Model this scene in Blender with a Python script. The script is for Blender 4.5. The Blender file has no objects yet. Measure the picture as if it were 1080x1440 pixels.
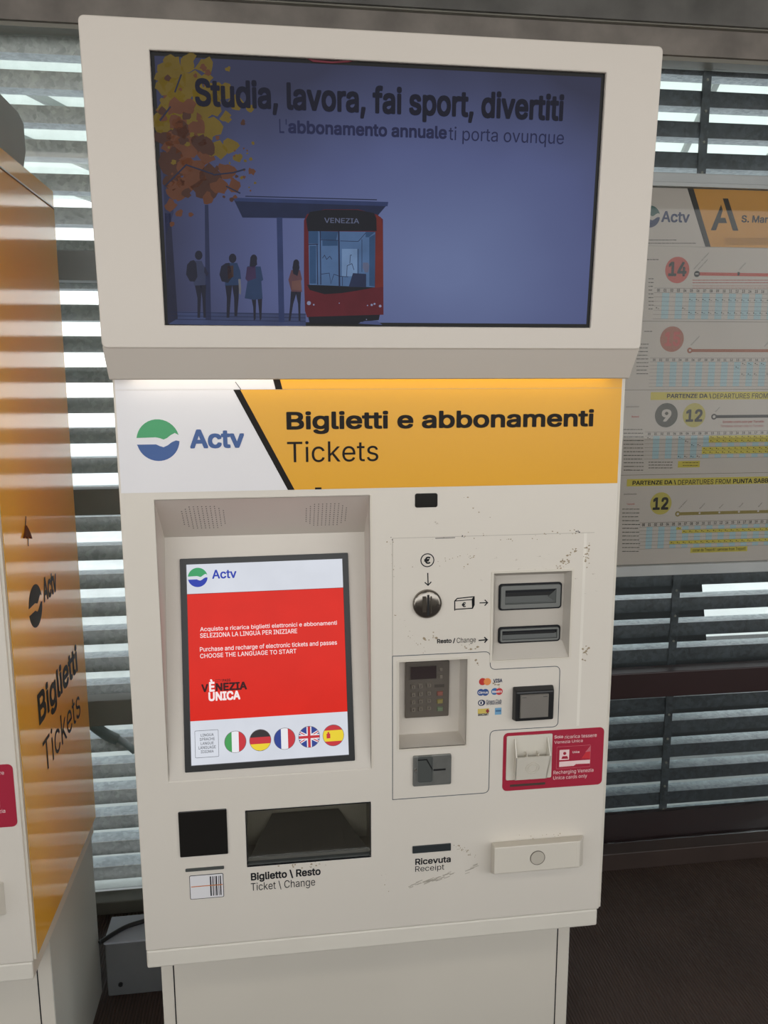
import bpy, bmesh, math, random
import numpy as np
from mathutils import Vector, Matrix
from mathutils.geometry import delaunay_2d_cdt
random.seed(7)
C = bpy.context.scene.collection
SC = bpy.context.scene

# ------------------------------------------------------------------ camera, sky, exposure
S = 0.95 / 0.72                      # survey units to metres (machine body is 0.95 m wide)
FLZ = -0.03                          # floor
ZT = 1.61                            # height of the eye and of the top edge of the machine's front panel
YAW, PITCH, ROLL, F_PX = -0.131212622, 0.166161630, -0.00264634066, 1106.0
CAM = Vector((0.220642098 * S, -1.10700024 * S, ZT))
cy_, sy_, cp_, sp_ = math.cos(YAW), math.sin(YAW), math.cos(PITCH), math.sin(PITCH)
FWD = Vector((-sy_ * cp_, cy_ * cp_, -sp_))
r0 = Vector((cy_, sy_, 0)); u0 = r0.cross(FWD)
cr_, sr_ = math.cos(ROLL), math.sin(ROLL)
RGT = cr_ * r0 + sr_ * u0
UPV = -sr_ * r0 + cr_ * u0
cd = bpy.data.cameras.new('camera'); cam = bpy.data.objects.new('camera', cd); C.objects.link(cam)
m3 = Matrix((RGT, UPV, -FWD)).transposed()
cam.matrix_world = Matrix.Translation(CAM) @ m3.to_4x4()
cd.sensor_fit = 'HORIZONTAL'; cd.sensor_width = 36.0; cd.lens = F_PX / 1080 * 36.0
cd.clip_start = 0.02; cd.clip_end = 200
SC.camera = cam

w = bpy.data.worlds.new('sky'); SC.world = w; w.use_nodes = True
wn = w.node_tree.nodes; wl = w.node_tree.links
bg = wn['Background']; bg.inputs['Strength'].default_value = 2.5
tc = wn.new('ShaderNodeTexCoord'); sep = wn.new('ShaderNodeSeparateXYZ'); ramp = wn.new('ShaderNodeValToRGB')
wl.new(tc.outputs['Generated'], sep.inputs[0]); wl.new(sep.outputs['Z'], ramp.inputs[0])
ramp.color_ramp.elements[0].position = 0.0; ramp.color_ramp.elements[0].color = (0.96, 0.95, 0.93, 1)
ramp.color_ramp.elements[1].position = 0.6; ramp.color_ramp.elements[1].color = (0.90, 0.95, 1.0, 1)
wl.new(ramp.outputs[0], bg.inputs['Color'])
# added fill lights behind the viewer, brightening the machine's upper front
for lx in (-0.9, 1.7):
    ld = bpy.data.lights.new('added_fill_light', 'AREA'); ld.shape = 'RECTANGLE'; ld.size = 1.6; ld.size_y = 0.35; ld.energy = 10; ld.color = (1.0, 0.94, 0.86)
    lo = bpy.data.objects.new('added_fill_light', ld); C.objects.link(lo); lo.location = (lx, -2.0, 2.93)
vs = SC.view_settings
vs.view_transform = 'Standard'; vs.look = 'None'; vs.gamma = 1.0; vs.use_curve_mapping = False
vs.exposure = 0.0

# ------------------------------------------------------------------ materials
def lin(h):
    h = h.lstrip('#'); out = []
    for i in (0, 2, 4):
        c = int(h[i:i + 2], 16) / 255
        out.append(c / 12.92 if c <= 0.04045 else ((c + 0.055) / 1.055) ** 2.4)
    return tuple(out) + (1.0,)

MATS = {}
def mat(name, hexc, rough=0.5, metal=0.0, emit=0.0, var=0.05, vscale=6.0, bump=0.0, bscale=60.0, spec=0.5, coat=0.0):
    if name in MATS: return MATS[name]
    m = bpy.data.materials.new(name); m.use_nodes = True
    nt = m.node_tree; b = nt.nodes['Principled BSDF']
    col = lin(hexc)
    b.inputs['Roughness'].default_value = rough; b.inputs['Metallic'].default_value = metal
    b.inputs['Specular IOR Level'].default_value = spec
    b.inputs['Coat Weight'].default_value = coat; b.inputs['Coat Roughness'].default_value = 0.08
    co = nt.nodes.new('ShaderNodeTexCoord')
    no = nt.nodes.new('ShaderNodeTexNoise'); no.inputs['Scale'].default_value = vscale; no.inputs['Detail'].default_value = 6
    nt.links.new(co.outputs['Object'], no.inputs['Vector'])
    rp = nt.nodes.new('ShaderNodeValToRGB')
    rp.color_ramp.elements[0].position = 0.3; rp.color_ramp.elements[1].position = 0.7
    rp.color_ramp.elements[0].color = tuple(c * (1 - var) for c in col[:3]) + (1,)
    rp.color_ramp.elements[1].color = tuple(min(1, c * (1 + var)) for c in col[:3]) + (1,)
    nt.links.new(no.outputs['Fac'], rp.inputs['Fac'])
    if emit > 0:
        b.inputs['Specular IOR Level'].default_value = 0.12
        b.inputs['Base Color'].default_value = (0.004, 0.004, 0.005, 1)
        b.inputs['Emission Strength'].default_value = emit
        nt.links.new(rp.outputs[0], b.inputs['Emission Color'])
    else:
        nt.links.new(rp.outputs[0], b.inputs['Base Color'])
    if bump > 0:
        n2 = nt.nodes.new('ShaderNodeTexNoise'); n2.inputs['Scale'].default_value = bscale; n2.inputs['Detail'].default_value = 3
        nt.links.new(co.outputs['Object'], n2.inputs['Vector'])
        bp = nt.nodes.new('ShaderNodeBump'); bp.inputs['Strength'].default_value = bump; bp.inputs['Distance'].default_value = 0.002
        nt.links.new(n2.outputs['Fac'], bp.inputs['Height']); nt.links.new(bp.outputs[0], b.inputs['Normal'])
        if coat: nt.links.new(bp.outputs[0], b.inputs['Coat Normal'])
    MATS[name] = m
    return m

def worn_paint(name, hexc, scuff_hex, centre, radius, amount=0.665):
    """cream powder coat with brown scuffs and chips gathered round the slots people use"""
    m = mat(name, hexc, rough=0.42, var=0.02, vscale=3.0)
    nt = m.node_tree; b = nt.nodes['Principled BSDF']
    co = [n for n in nt.nodes if n.type == 'TEX_COORD'][0]; rp = [n for n in nt.nodes if n.type == 'VALTORGB'][0]
    mp = nt.nodes.new('ShaderNodeMapping'); mp.inputs['Rotation'].default_value = (0, 0.6, 0); mp.inputs['Scale'].default_value = (1, 1, 1.9)
    nt.links.new(co.outputs['Object'], mp.inputs['Vector'])
    n1 = nt.nodes.new('ShaderNodeTexNoise'); n1.inputs['Scale'].default_value = 55; n1.inputs['Detail'].default_value = 5; n1.inputs['Roughness'].default_value = 0.7
    n2 = nt.nodes.new('ShaderNodeTexNoise'); n2.inputs['Scale'].default_value = 7; n2.inputs['Detail'].default_value = 2
    nt.links.new(mp.outputs[0], n1.inputs['Vector']); nt.links.new(co.outputs['Object'], n2.inputs['Vector'])
    dist = nt.nodes.new('ShaderNodeVectorMath'); dist.operation = 'DISTANCE'; dist.inputs[1].default_value = centre
    nt.links.new(co.outputs['Object'], dist.inputs[0])
    mr = nt.nodes.new('ShaderNodeMapRange'); mr.inputs['From Min'].default_value = radius; mr.inputs['From Max'].default_value = radius * 0.3
    mr.inputs['To Min'].default_value = -0.11; mr.inputs['To Max'].default_value = 0.0
    nt.links.new(dist.outputs['Value'], mr.inputs['Value'])
    a1 = nt.nodes.new('ShaderNodeMath'); a1.operation = 'MULTIPLY_ADD'; a1.inputs[1].default_value = 0.42
    nt.links.new(n2.outputs['Fac'], a1.inputs[0]); nt.links.new(n1.outputs['Fac'], a1.inputs[2])
    a2 = nt.nodes.new('ShaderNodeMath'); a2.operation = 'ADD'
    nt.links.new(a1.outputs[0], a2.inputs[0]); nt.links.new(mr.outputs[0], a2.inputs[1])
    m2 = nt.nodes.new('ShaderNodeMapRange'); m2.inputs['From Min'].default_value = amount + 0.21; m2.inputs['From Max'].default_value = amount + 0.26
    m2.inputs['To Max'].default_value = 0.75
    nt.links.new(a2.outputs[0], m2.inputs['Value'])
    mx = nt.nodes.new('ShaderNodeMix'); mx.data_type = 'RGBA'; mx.inputs['B'].default_value = lin(scuff_hex)
    nt.links.new(m2.outputs[0], mx.inputs['Factor']); nt.links.new(rp.outputs[0], mx.inputs['A'])
    nt.links.new(mx.outputs['Result'], b.inputs['Base Color'])
    return m

def glass_mat(name, tint=(0.96, 0.98, 0.975, 1), gl=0.6, dust_haze=0.0):
    m = bpy.data.materials.new(name); m.use_nodes = True
    nt = m.node_tree; nt.nodes.clear()
    out = nt.nodes.new('ShaderNodeOutputMaterial'); tr = nt.nodes.new('ShaderNodeBsdfTransparent'); tr.inputs[0].default_value = tint
    g = nt.nodes.new('ShaderNodeBsdfGlossy'); g.inputs['Roughness'].default_value = 0.02
    lw = nt.nodes.new('ShaderNodeFresnel'); lw.inputs[0].default_value = 1.45
    mul = nt.nodes.new('ShaderNodeMath'); mul.operation = 'MULTIPLY'; mul.inputs[1].default_value = gl
    co = nt.nodes.new('ShaderNodeTexCoord'); no = nt.nodes.new('ShaderNodeTexNoise'); no.inputs['Scale'].default_value = 3.0
    nt.links.new(co.outputs['Object'], no.inputs['Vector'])
    bp = nt.nodes.new('ShaderNodeBump'); bp.inputs['Strength'].default_value = 0.01; nt.links.new(no.outputs['Fac'], bp.inputs['Height'])
    nt.links.new(bp.outputs[0], g.inputs['Normal'])
    mx = nt.nodes.new('ShaderNodeMixShader')
    nt.links.new(lw.outputs[0], mul.inputs[0]); nt.links.new(mul.outputs[0], mx.inputs[0])
    if dust_haze:                                             # dusty film on the pane, also standing in for hazy glare
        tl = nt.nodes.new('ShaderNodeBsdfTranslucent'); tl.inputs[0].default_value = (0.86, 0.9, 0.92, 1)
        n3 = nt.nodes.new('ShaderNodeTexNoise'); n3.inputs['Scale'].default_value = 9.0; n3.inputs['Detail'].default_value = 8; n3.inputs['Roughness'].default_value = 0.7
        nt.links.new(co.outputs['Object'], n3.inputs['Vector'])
        mr = nt.nodes.new('ShaderNodeMapRange'); mr.inputs['From Min'].default_value = 0.3; mr.inputs['From Max'].default_value = 0.7; mr.inputs['To Min'].default_value = dust_haze * 0.6; mr.inputs['To Max'].default_value = dust_haze * 1.4
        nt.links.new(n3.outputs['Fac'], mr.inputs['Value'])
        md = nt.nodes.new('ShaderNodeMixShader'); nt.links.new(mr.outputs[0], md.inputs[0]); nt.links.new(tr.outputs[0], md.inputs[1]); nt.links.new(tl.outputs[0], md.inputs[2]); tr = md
    nt.links.new(tr.outputs[0], mx.inputs[1]); nt.links.new(g.outputs[0], mx.inputs[2]); nt.links.new(mx.outputs[0], out.inputs[0])
    return m

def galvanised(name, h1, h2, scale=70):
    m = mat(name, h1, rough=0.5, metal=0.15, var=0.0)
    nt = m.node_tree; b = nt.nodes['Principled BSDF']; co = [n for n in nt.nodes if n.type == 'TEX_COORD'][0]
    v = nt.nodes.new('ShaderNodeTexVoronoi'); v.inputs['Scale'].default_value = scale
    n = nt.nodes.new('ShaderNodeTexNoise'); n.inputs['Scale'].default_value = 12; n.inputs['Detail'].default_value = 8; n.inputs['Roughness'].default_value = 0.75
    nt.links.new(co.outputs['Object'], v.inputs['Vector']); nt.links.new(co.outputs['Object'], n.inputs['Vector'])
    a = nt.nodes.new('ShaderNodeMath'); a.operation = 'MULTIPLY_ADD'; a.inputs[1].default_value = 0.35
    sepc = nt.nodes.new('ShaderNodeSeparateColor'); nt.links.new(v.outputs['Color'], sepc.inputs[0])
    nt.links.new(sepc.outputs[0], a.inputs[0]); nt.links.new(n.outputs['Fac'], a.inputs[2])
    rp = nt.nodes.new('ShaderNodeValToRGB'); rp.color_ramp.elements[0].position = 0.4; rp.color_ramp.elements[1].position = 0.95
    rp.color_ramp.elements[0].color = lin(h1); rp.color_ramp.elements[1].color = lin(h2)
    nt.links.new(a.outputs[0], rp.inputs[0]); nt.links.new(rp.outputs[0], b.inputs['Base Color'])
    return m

# ------------------------------------------------------------------ geometry helpers
class Frame:
    """flat working plane in the place: origin, right, up; out = right x up"""
    def __init__(s, o, u, v):
        s.o = Vector(o); s.u = Vector(u).normalized(); s.v = Vector(v).normalized(); s.n = s.u.cross(s.v)
    def at(s, u, v, w=0.0): return s.o + s.u * u + s.v * v + s.n * w
    def p(s, x, y, w=0.0):                               # survey point of the photo -> plane coordinates
        d = RGT * ((x - 540) / F_PX) - UPV * ((y - 720) / F_PX) + FWD
        o = s.o + s.n * w
        t = (o - CAM).dot(s.n) / d.dot(s.n)
        q = CAM + d * t - s.o
        return (q.dot(s.u), q.dot(s.v))
    def R(s, x0, y0, x1, y1, w=0.0):                     # upper-left and lower-right corner
        a = s.p(x0, y0, w); b = s.p(x1, y1, w)
        return (a[0], b[1], b[0], a[1])                  # u0, v0, u1, v1
    def L(s, x0, y0, x1, yb):                            # left end: top y0, bottom yb; right end at x1
        a = s.p(x0, y0); return (a[0], s.p(x0, yb)[1], s.p(x1, y0 - (x1 - x0) * .045)[0], a[1])
    def P(s, pts, w=0.0): return [s.p(x, y, w) for x, y in pts]
    def shifted(s, d): 
        f = Frame(s.o + Vector(d), s.u, s.v); return f

FONT = None
try: FONT = bpy.data.fonts.load(bpy.utils.resource_path('LOCAL') + '/datafiles/fonts/Inter.woff2')
except Exception: FONT = None
GC = {}
def fill(loops):
    """triangles inside outlines that may overlap (non-zero winding), one cluster of touching outlines at a time"""
    bb = [(min(p[0] for p in L), max(p[0] for p in L)) for L in loops]
    order = sorted(range(len(loops)), key=lambda i: bb[i][0]); groups = []; hi = -1e9
    for i in order:
        if groups and bb[i][0] <= hi: groups[-1].append(loops[i]); hi = max(hi, bb[i][1])
        else: groups.append([loops[i]]); hi = bb[i][1]
    V, Fc = [], []
    for g in groups:
        pts, ed = [], []
        for L in g:
            k = len(pts); n = len(L); pts += [Vector(p) for p in L]; ed += [(k + i, k + (i + 1) % n) for i in range(n)]
        ov, oe, of = delaunay_2d_cdt(pts, ed, [], 0, 1e-7)[:3]
        A = np.array([pts[a] for a, b in ed]); Bq = np.array([pts[b] for a, b in ed]); k = len(V)
        V += [(v.x, v.y, 0.0) for v in ov]
        for f in of:
            cx = sum(ov[i].x for i in f) / 3; cy = sum(ov[i].y for i in f) / 3
            up = (A[:, 1] <= cy) & (Bq[:, 1] > cy); dn = (A[:, 1] > cy) & (Bq[:, 1] <= cy)
            side = (Bq[:, 0] - A[:, 0]) * (cy - A[:, 1]) - (cx - A[:, 0]) * (Bq[:, 1] - A[:, 1])
            if int((up & (side > 0)).sum()) - int((dn & (side < 0)).sum()): Fc.append(tuple(i + k for i in f))
    return V, Fc
def glyphs(body, bold):
    k = (body, bold)
    if k in GC: return GC[k]
    c = bpy.data.curves.new('t', 'FONT')
    if FONT: c.font = FONT
    c.body = body
    o = bpy.data.objects.new('t', c); C.objects.link(o)
    dg = bpy.context.evaluated_depsgraph_get(); dg.update()
    cu = o.to_curve(dg); loops = []
    for sp in cu.splines:
        bp_ = sp.bezier_points; L = []
        for i in range(len(bp_)):
            p, q = bp_[i], bp_[(i + 1) % len(bp_)]; p0, p1, p2, p3 = p.co, p.handle_right, q.handle_left, q.co
            straight = (p1 - p0).cross(p3 - p0).length < 1e-6 and (p2 - p0).cross(p3 - p0).length < 1e-6
            for j in range(1 if straight else 4):
                t = j / 4; v = p0 * (1 - t) ** 3 + p1 * 3 * t * (1 - t) ** 2 + p2 * 3 * t * t * (1 - t) + p3 * t ** 3
                if not L or abs(v.x - L[-1][0]) + abs(v.y - L[-1][1]) > 1e-6: L.append((v.x, v.y))
        if len(L) > 2: loops.append(L)
    o.to_curve_clear(); bpy.data.objects.remove(o); bpy.data.curves.remove(c)
    V, Fc = fill(loops)
    if bold > 0:                                         # heavier weight: the strokes widened on all sides
        V0, F0, nv = V, Fc, len(V); V, Fc = [], []
        for i in range(8):
            dx, dy = ((1, 0), (.85, .85), (0, 1), (-.85, .85), (-1, 0), (-.85, -.85), (0, -1), (.85, -.85))[i]
            V += [(x + bold * dx, y + bold * dy, 1.2e-5 * i) for x, y, z in V0]
            Fc += [tuple(k + nv * i for k in f) for f in F0]
    GC[k] = (V, Fc); return GC[k]
def bbox(V): 
    xs = [v[0] for v in V]; ys = [v[1] for v in V]
    return min(xs), min(ys), max(xs), max(ys)

class B:
    def __init__(s, frame): s.F = frame; s.v = []; s.f = []; s.mi = []; s.mats = []; s.cur = 0
    def m(s, mt):
        if mt not in s.mats: s.mats.append(mt)
        s.cur = s.mats.index(mt); return s
    def add(s, V, Fs):
        k = len(s.v); s.v += [Vector(x) for x in V]
        for f in Fs: s.f.append(tuple(i + k for i in f)); s.mi.append(s.cur)
        return s
    def pts(s, pts, w): return [s.F.at(a, b, w) for a, b in pts]
    def poly(s, pts, w0, w1):
        n = len(pts)
        ar = sum(pts[i][0] * pts[(i + 1) % n][1] - pts[(i + 1) % n][0] * pts[i][1] for i in range(n))
        if ar < 0: pts = pts[::-1]
        V = s.pts(pts, w1) + s.pts(pts, w0)
        Fs = [tuple(range(n)), tuple(range(2 * n - 1, n - 1, -1))] + [(i, n + i, n + (i + 1) % n, (i + 1) % n) for i in range(n)]
        return s.add(V, Fs)
    def rect(s, r, w0, w1):
        a, b, c, d = r; return s.poly([(a, b), (c, b), (c, d), (a, d)], w0, w1)
    def rrect(s, r, rad, w0, w1, n=5): return s.poly(rr(r, rad, n), w0, w1)
    def disc(s, c, r, w0, w1, n=32, ry=None):
        ry = ry or r
        return s.poly([(c[0] + r * math.cos(2 * math.pi * i / n), c[1] + ry * math.sin(2 * math.pi * i / n)) for i in range(n)], w0, w1)
    def ring(s, outer, inner, w0, w1):                   # two matching loops
        n = len(outer)
        V = s.pts(outer, w1) + s.pts(inner, w1) + s.pts(outer, w0) + s.pts(inner, w0); Fs = []
        for i in range(n):
            j = (i + 1) % n
            Fs += [(i, j, n + j, n + i), (2 * n + i, 2 * n + j, j, i), (n + i, n + j, 3 * n + j, 3 * n + i), (3 * n + i, 3 * n + j, 2 * n + j, 2 * n + i)]
        return s.add(V, Fs)
    def rring(s, r, rad, t, w0, w1, n=5):
        q = (r[0] + t, r[1] + t, r[2] - t, r[3] - t)
        return s.ring(rr(r, rad, n), rr(q, max(rad - t, 0.0003), n), w0, w1)
    def frust(s, ra, wa, rb, wb):                        # ra at wa (back) to rb at wb (front)
        c = lambda r: [(r[0], r[1]), (r[2], r[1]), (r[2], r[3]), (r[0], r[3])]
        V = s.pts(c(rb), wb) + s.pts(c(ra), wa)
        return s.add(V, [(0, 1, 2, 3), (7, 6, 5, 4)] + [(i, 4 + i, 4 + (i + 1) % 4, (i + 1) % 4) for i in range(4)])
    def well(s, ra, wa, rb, wb, floor=True):             # open recess: mouth ra at wa, floor rb at wb
        c = lambda r: [(r[0], r[1]), (r[2], r[1]), (r[2], r[3]), (r[0], r[3])]
        V = s.pts(c(ra), wa) + s.pts(c(rb), wb)
        return s.add(V, ([(4, 5, 6, 7)] if floor else []) + [(i, (i + 1) % 4, 4 + (i + 1) % 4, 4 + i) for i in range(4)])
    def line(s, pts, t, w0, w1, closed=False):
        n = len(pts); L = []; Rr = []
        for i in range(n):
            p = Vector(pts[i])
            a = Vector(pts[i - 1]) if (i > 0 or closed) else None
            b = Vector(pts[(i + 1) % n]) if (i < n - 1 or closed) else None
            d1 = (p - a).normalized() if a is not None else None
            d2 = (b - p).normalized() if b is not None else None
            d = (d1 + d2) if (d1 is not None and d2 is not None) else (d1 if d1 is not None else d2)
            if d.length < 1e-6: d = d2
            d.normalize(); nn = Vector((-d.y, d.x))
            k = 1.0
            if d1 is not None and d2 is not None: k = 1 / max(0.5, nn.dot(Vector((-d1.y, d1.x))))
            L.append(p + nn * t / 2 * k); Rr.append(p - nn * t / 2 * k)
        for i in range(n if closed else n - 1):
            j = (i + 1) % n
            s.poly([tuple(L[i]), tuple(Rr[i]), tuple(Rr[j]), tuple(L[j])], w0, w1)
        return s
    def holes(s, r, hs, w0, w1):                         # plate with rectangular holes
        us = sorted({r[0], r[2]} | {h[0] for h in hs} | {h[2] for h in hs}); vv = sorted({r[1], r[3]} | {h[1] for h in hs} | {h[3] for h in hs})
        nu, nv = len(us), len(vv); V = []
        for wv in (w1, w0):
            for b in vv:
                for a in us: V.append(s.F.at(a, b, wv))
        solid = lambda i, j: 0 <= i < nu - 1 and 0 <= j < nv - 1 and not any(h[0] <= (us[i] + us[i + 1]) / 2 <= h[2] and h[1] <= (vv[j] + vv[j + 1]) / 2 <= h[3] for h in hs)
        ix = lambda i, j, k: k * nu * nv + j * nu + i; Fs = []
        for j in range(nv - 1):
            for i in range(nu - 1):
                if not solid(i, j): continue
                Fs += [(ix(i, j, 0), ix(i + 1, j, 0), ix(i + 1, j + 1, 0), ix(i, j + 1, 0)), (ix(i, j + 1, 1), ix(i + 1, j + 1, 1), ix(i + 1, j, 1), ix(i, j, 1))]
                if not solid(i, j - 1): Fs.append((ix(i + 1, j, 0), ix(i, j, 0), ix(i, j, 1), ix(i + 1, j, 1)))
                if not solid(i, j + 1): Fs.append((ix(i, j + 1, 0), ix(i + 1, j + 1, 0), ix(i + 1, j + 1, 1), ix(i, j + 1, 1)))
                if not solid(i - 1, j): Fs.append((ix(i, j, 0), ix(i, j + 1, 0), ix(i, j + 1, 1), ix(i, j, 1)))
                if not solid(i + 1, j): Fs.append((ix(i + 1, j + 1, 0), ix(i + 1, j, 0), ix(i + 1, j, 1), ix(i + 1, j + 1, 1)))
        return s.add(V, Fs)
    def box(s, x0, x1, y0, y1, z0, z1):                  # world-aligned box
        V = [Vector((x, y, z)) for z in (z0, z1) for y in (y0, y1) for x in (x0, x1)]
        return s.add(V, [(0, 2, 3, 1), (4, 5, 7, 6), (0, 1, 5, 4), (2, 6, 7, 3), (0, 4, 6, 2), (1, 3, 7, 5)])
    def prism_x(s, prof, x0, x1):                        # profile of (y, z), extruded along x
        n = len(prof); V = [Vector((x0, a, b)) for a, b in prof] + [Vector((x1, a, b)) for a, b in prof]
        return s.add(V, [tuple(range(n)), tuple(range(2 * n - 1, n - 1, -1))] + [(i, n + i, n + (i + 1) % n, (i + 1) % n) for i in range(n)])
    def text(s, body, r, w, bold=0.0, prefix=None, same=False):
        V, Fs = glyphs(body, bold)
        x0, y0, x1, y1 = bbox(V if prefix is None else glyphs(prefix, bold)[0])
        sx = (r[2] - r[0]) / max(1e-6, x1 - x0); sy = (r[3] - r[1]) / max(1e-6, y1 - y0)
        if same: sx = sy
        return s.add([s.F.at(r[0] + (a - x0) * sx, r[1] + (b - y0) * sy, w + dw) for a, b, dw in V], Fs)
    def label(s, body, at, h, w, ang=0.0, bold=0.0):     # free text: lower-left corner, cap height, angle
        V, Fs = glyphs(body, bold); ca, sa = math.cos(ang), math.sin(ang); k = h / 0.73
        return s.add([s.F.at(at[0] + (a * ca - b * sa) * k, at[1] + (a * sa + b * ca) * k, w + dw) for a, b, dw in V], Fs)
    def obj(s, name, parent=None, bevel=0.0, smooth=False, seg=2):
        me = bpy.data.meshes.new(name); me.from_pydata([tuple(v) for v in s.v], [], s.f)
        for mt in s.mats: me.materials.append(mt)
        for p, i in zip(me.polygons, s.mi): p.material_index = i; p.use_smooth = smooth
        bm = bmesh.new(); bm.from_mesh(me)
        if bevel or not any(len(f) > 30 for f in s.f): bmesh.ops.remove_doubles(bm, verts=bm.verts, dist=1e-6)
        if bevel:
            bmesh.ops.recalc_face_normals(bm, faces=bm.faces)
            ed = [e for e in bm.edges if len(e.link_faces) == 2 and e.calc_face_angle(0) > 0.5]
            bmesh.ops.bevel(bm, geom=ed, offset=bevel, segments=seg, affect='EDGES', profile=0.5, clamp_overlap=True)
        bm.to_mesh(me); bm.free(); me.update()
        o = bpy.data.objects.new(name, me); C.objects.link(o)
        if parent is not None: o.parent = parent; o.location = -parent.location if parent.parent is None and parent.type == 'EMPTY' else (0, 0, 0)
        return o

def rr(r, rad, n=5):
    a, b, c, d = r; out = []
    for cx, cy, a0 in ((c - rad, b + rad, -90), (c - rad, d - rad, 0), (a + rad, d - rad, 90), (a + rad, b + rad, 180)):
        for i in range(n + 1):
            t = math.radians(a0 + 90 * i / n); out.append((cx + rad * math.cos(t), cy + rad * math.sin(t)))
    return out

def thing(name, label, cat, loc=(0, 0, 0), group=None):
    o = bpy.data.objects.new(name, None); C.objects.link(o); o.location = loc; o.empty_display_size = 0.1
    o['label'] = label; o['category'] = cat
    if group: o['group'] = group
    return o
def tag(o, label, cat, group=None):
    o['label'] = label; o['category'] = cat
    if group: o['group'] = group
    return o
def struct(o): o['kind'] = 'structure'; return o
def part_label(o, t): o['label'] = t; return o
XZ = Frame((0, 0, 0), (1, 0, 0), (0, 0, 1))

# ------------------------------------------------------------------ palette
PAINT = worn_paint('cream_powder_coat_worn', '#d6cfc4', '#86745a', (0.72, 0.0, 1.22), 0.42)
CREAM = mat('cream_powder_coat', '#d3ccbf', rough=0.42, var=0.02, vscale=3)
HEADC = mat('cream_header_paint', '#cbc3b9', rough=0.45, var=0.02, vscale=2)
RAIL = mat('greige_plinth_rail', '#d8d2c6', rough=0.45, var=0.03)
RECESS = mat('grey_beige_moulding', '#cfc8be', rough=0.45, var=0.03, bump=0.05, bscale=300)
GREYSIDE = mat('grey_side_steel', '#c2c4be', rough=0.5, var=0.05, vscale=2)
DARKSIDE = mat('dark_grey_housing', '#8f9491', rough=0.5, var=0.05)
WHITEF = mat('white_vinyl', '#e0dee0', rough=0.35, var=0.015)
YELLOW = mat('yellow_vinyl', '#dda014', rough=0.32, var=0.03, vscale=2)
YSIDE = mat('ochre_side_vinyl', '#f7bb3a', rough=0.5, var=0.04, vscale=2, bump=0.035, bscale=260, coat=1.0, spec=0.2); YSIDE.node_tree.nodes['Principled BSDF'].inputs['Coat Roughness'].default_value = 0.04
INK = mat('dark_brown_ink', '#150f0a', rough=0.5, spec=0.2)
INKN = mat('near_black_ink', '#14161a', rough=0.5, spec=0.3)
ACTVB = mat('logo_blue', '#33558f', rough=0.4)
ACTVG = mat('logo_green', '#3f9a64', rough=0.4)
BLACKP = mat('black_plastic', '#1a1b1c', rough=0.4)
BLACKG = mat('black_gloss_window', '#1c1b19', rough=0.15)
DGREY = mat('dark_grey_plastic', '#4a4d4b', rough=0.45)
MGREY = mat('mid_grey_plastic', '#6f716e', rough=0.45)
STEEL = mat('brushed_steel', '#a9a49c', rough=0.32, metal=0.9, var=0.08, vscale=30)
STEELD = mat('dull_zinc', '#82837f', rough=0.42, metal=0.6, var=0.1, vscale=30)
BRONZE = mat('bronze_grey_keypad', '#6a635b', rough=0.45, metal=0.3)
LCDOFF = mat('unlit_display', '#3d3434', rough=0.2)
CRIMSON = mat('crimson_vinyl', '#a3263c', rough=0.4, var=0.03)
PALEPINK = mat('pale_pink_print', '#e6c9c8', rough=0.5)
OUTL = mat('blue_grey_line', '#3c4650', rough=0.5)
SEAM = mat('panel_seam', '#a49d92', rough=0.6)
SCUFF = mat('scuff_mark', '#9a8a70', rough=0.7, var=0.2, vscale=80)
SCUFFG = mat('grey_rub_mark', '#a8a194', rough=0.7, var=0.1, vscale=40)
LEDM = mat('led_strip', '#fff7e6', emit=5.0, var=0)

E_ = lambda n, h, e=1.0: mat('lit_' + n, h, emit=e, rough=0.25, var=0.04, vscale=14)

# ------------------------------------------------------------------ ticket machine
XB = 0.7232 * S                       # right flank
DEP = 0.394 * S                       # depth of the body
FP = Frame((0, 0, ZT), (1, 0, 0), (0, 0, 1))
H_ = 0.855 * S                        # height of the front panel
W_ = 0.72 * S
ZB = ZT - H_

M = thing('ticket_machine', 'white and yellow ticket machine facing the viewer with lit red touch screen', 'ticket machine', (W_ / 2, DEP / 2, FLZ), 'ticket machines in a row')

r_touch = (0.0466 * S, -0.5815 * S, 0.346 * S, -0.163 * S)
r_note = FP.R(694, 806, 800, 924)
r_key = FP.R(561, 931, 655, 1048)
r_tray = FP.R(345.4, 1140.7, 521.3, 1204.7)
r_coin = None

# body shell, pedestal, rail
b = B(FP).m(GREYSIDE)
b.box(0.0, 0.006, 0.006, DEP, ZB, ZT + 0.324 * S); b.box(XB - 0.006, XB, 0.008, DEP, ZB, ZT + 0.324 * S)
b.box(0.006, XB - 0.006, DEP - 0.006, DEP, ZB, ZT + 0.324 * S); b.box(0.006, XB - 0.006, 0.03, DEP - 0.006, ZB, ZB + 0.006)
b.box(0.006, XB - 0.006, 0.03, DEP - 0.006, ZT + 0.318 * S, ZT + 0.324 * S)
b.obj('body_shell', M)
b = B(FP).m(CREAM)                     # pale edge return of the flank
b.box(XB - 0.005, XB + 0.0006, 0.004, 0.014, ZB + 0.002, ZT + 0.02)
b.obj('flank_edge_trim', M)
b = B(FP).m(PAINT)
b.holes((0, -H_, W_, 0.012), [r_touch, r_note, r_key, r_tray], -0.006, 0)
fp = b.obj('front_panel', M, bevel=0.0022)
part_label(fp, 'cream front panel scuffed and chipped around the coin slot')
b = B(FP).m(RAIL).box(0.0, W_ - 0.002, 0.001, DEP, ZT - 0.886 * S, ZB - 0.0015)
b.obj('plinth_rail', M, bevel=0.004)
PW0, PW1, PY = 0.003 * S, 0.712 * S, 0.1 * S
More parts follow.
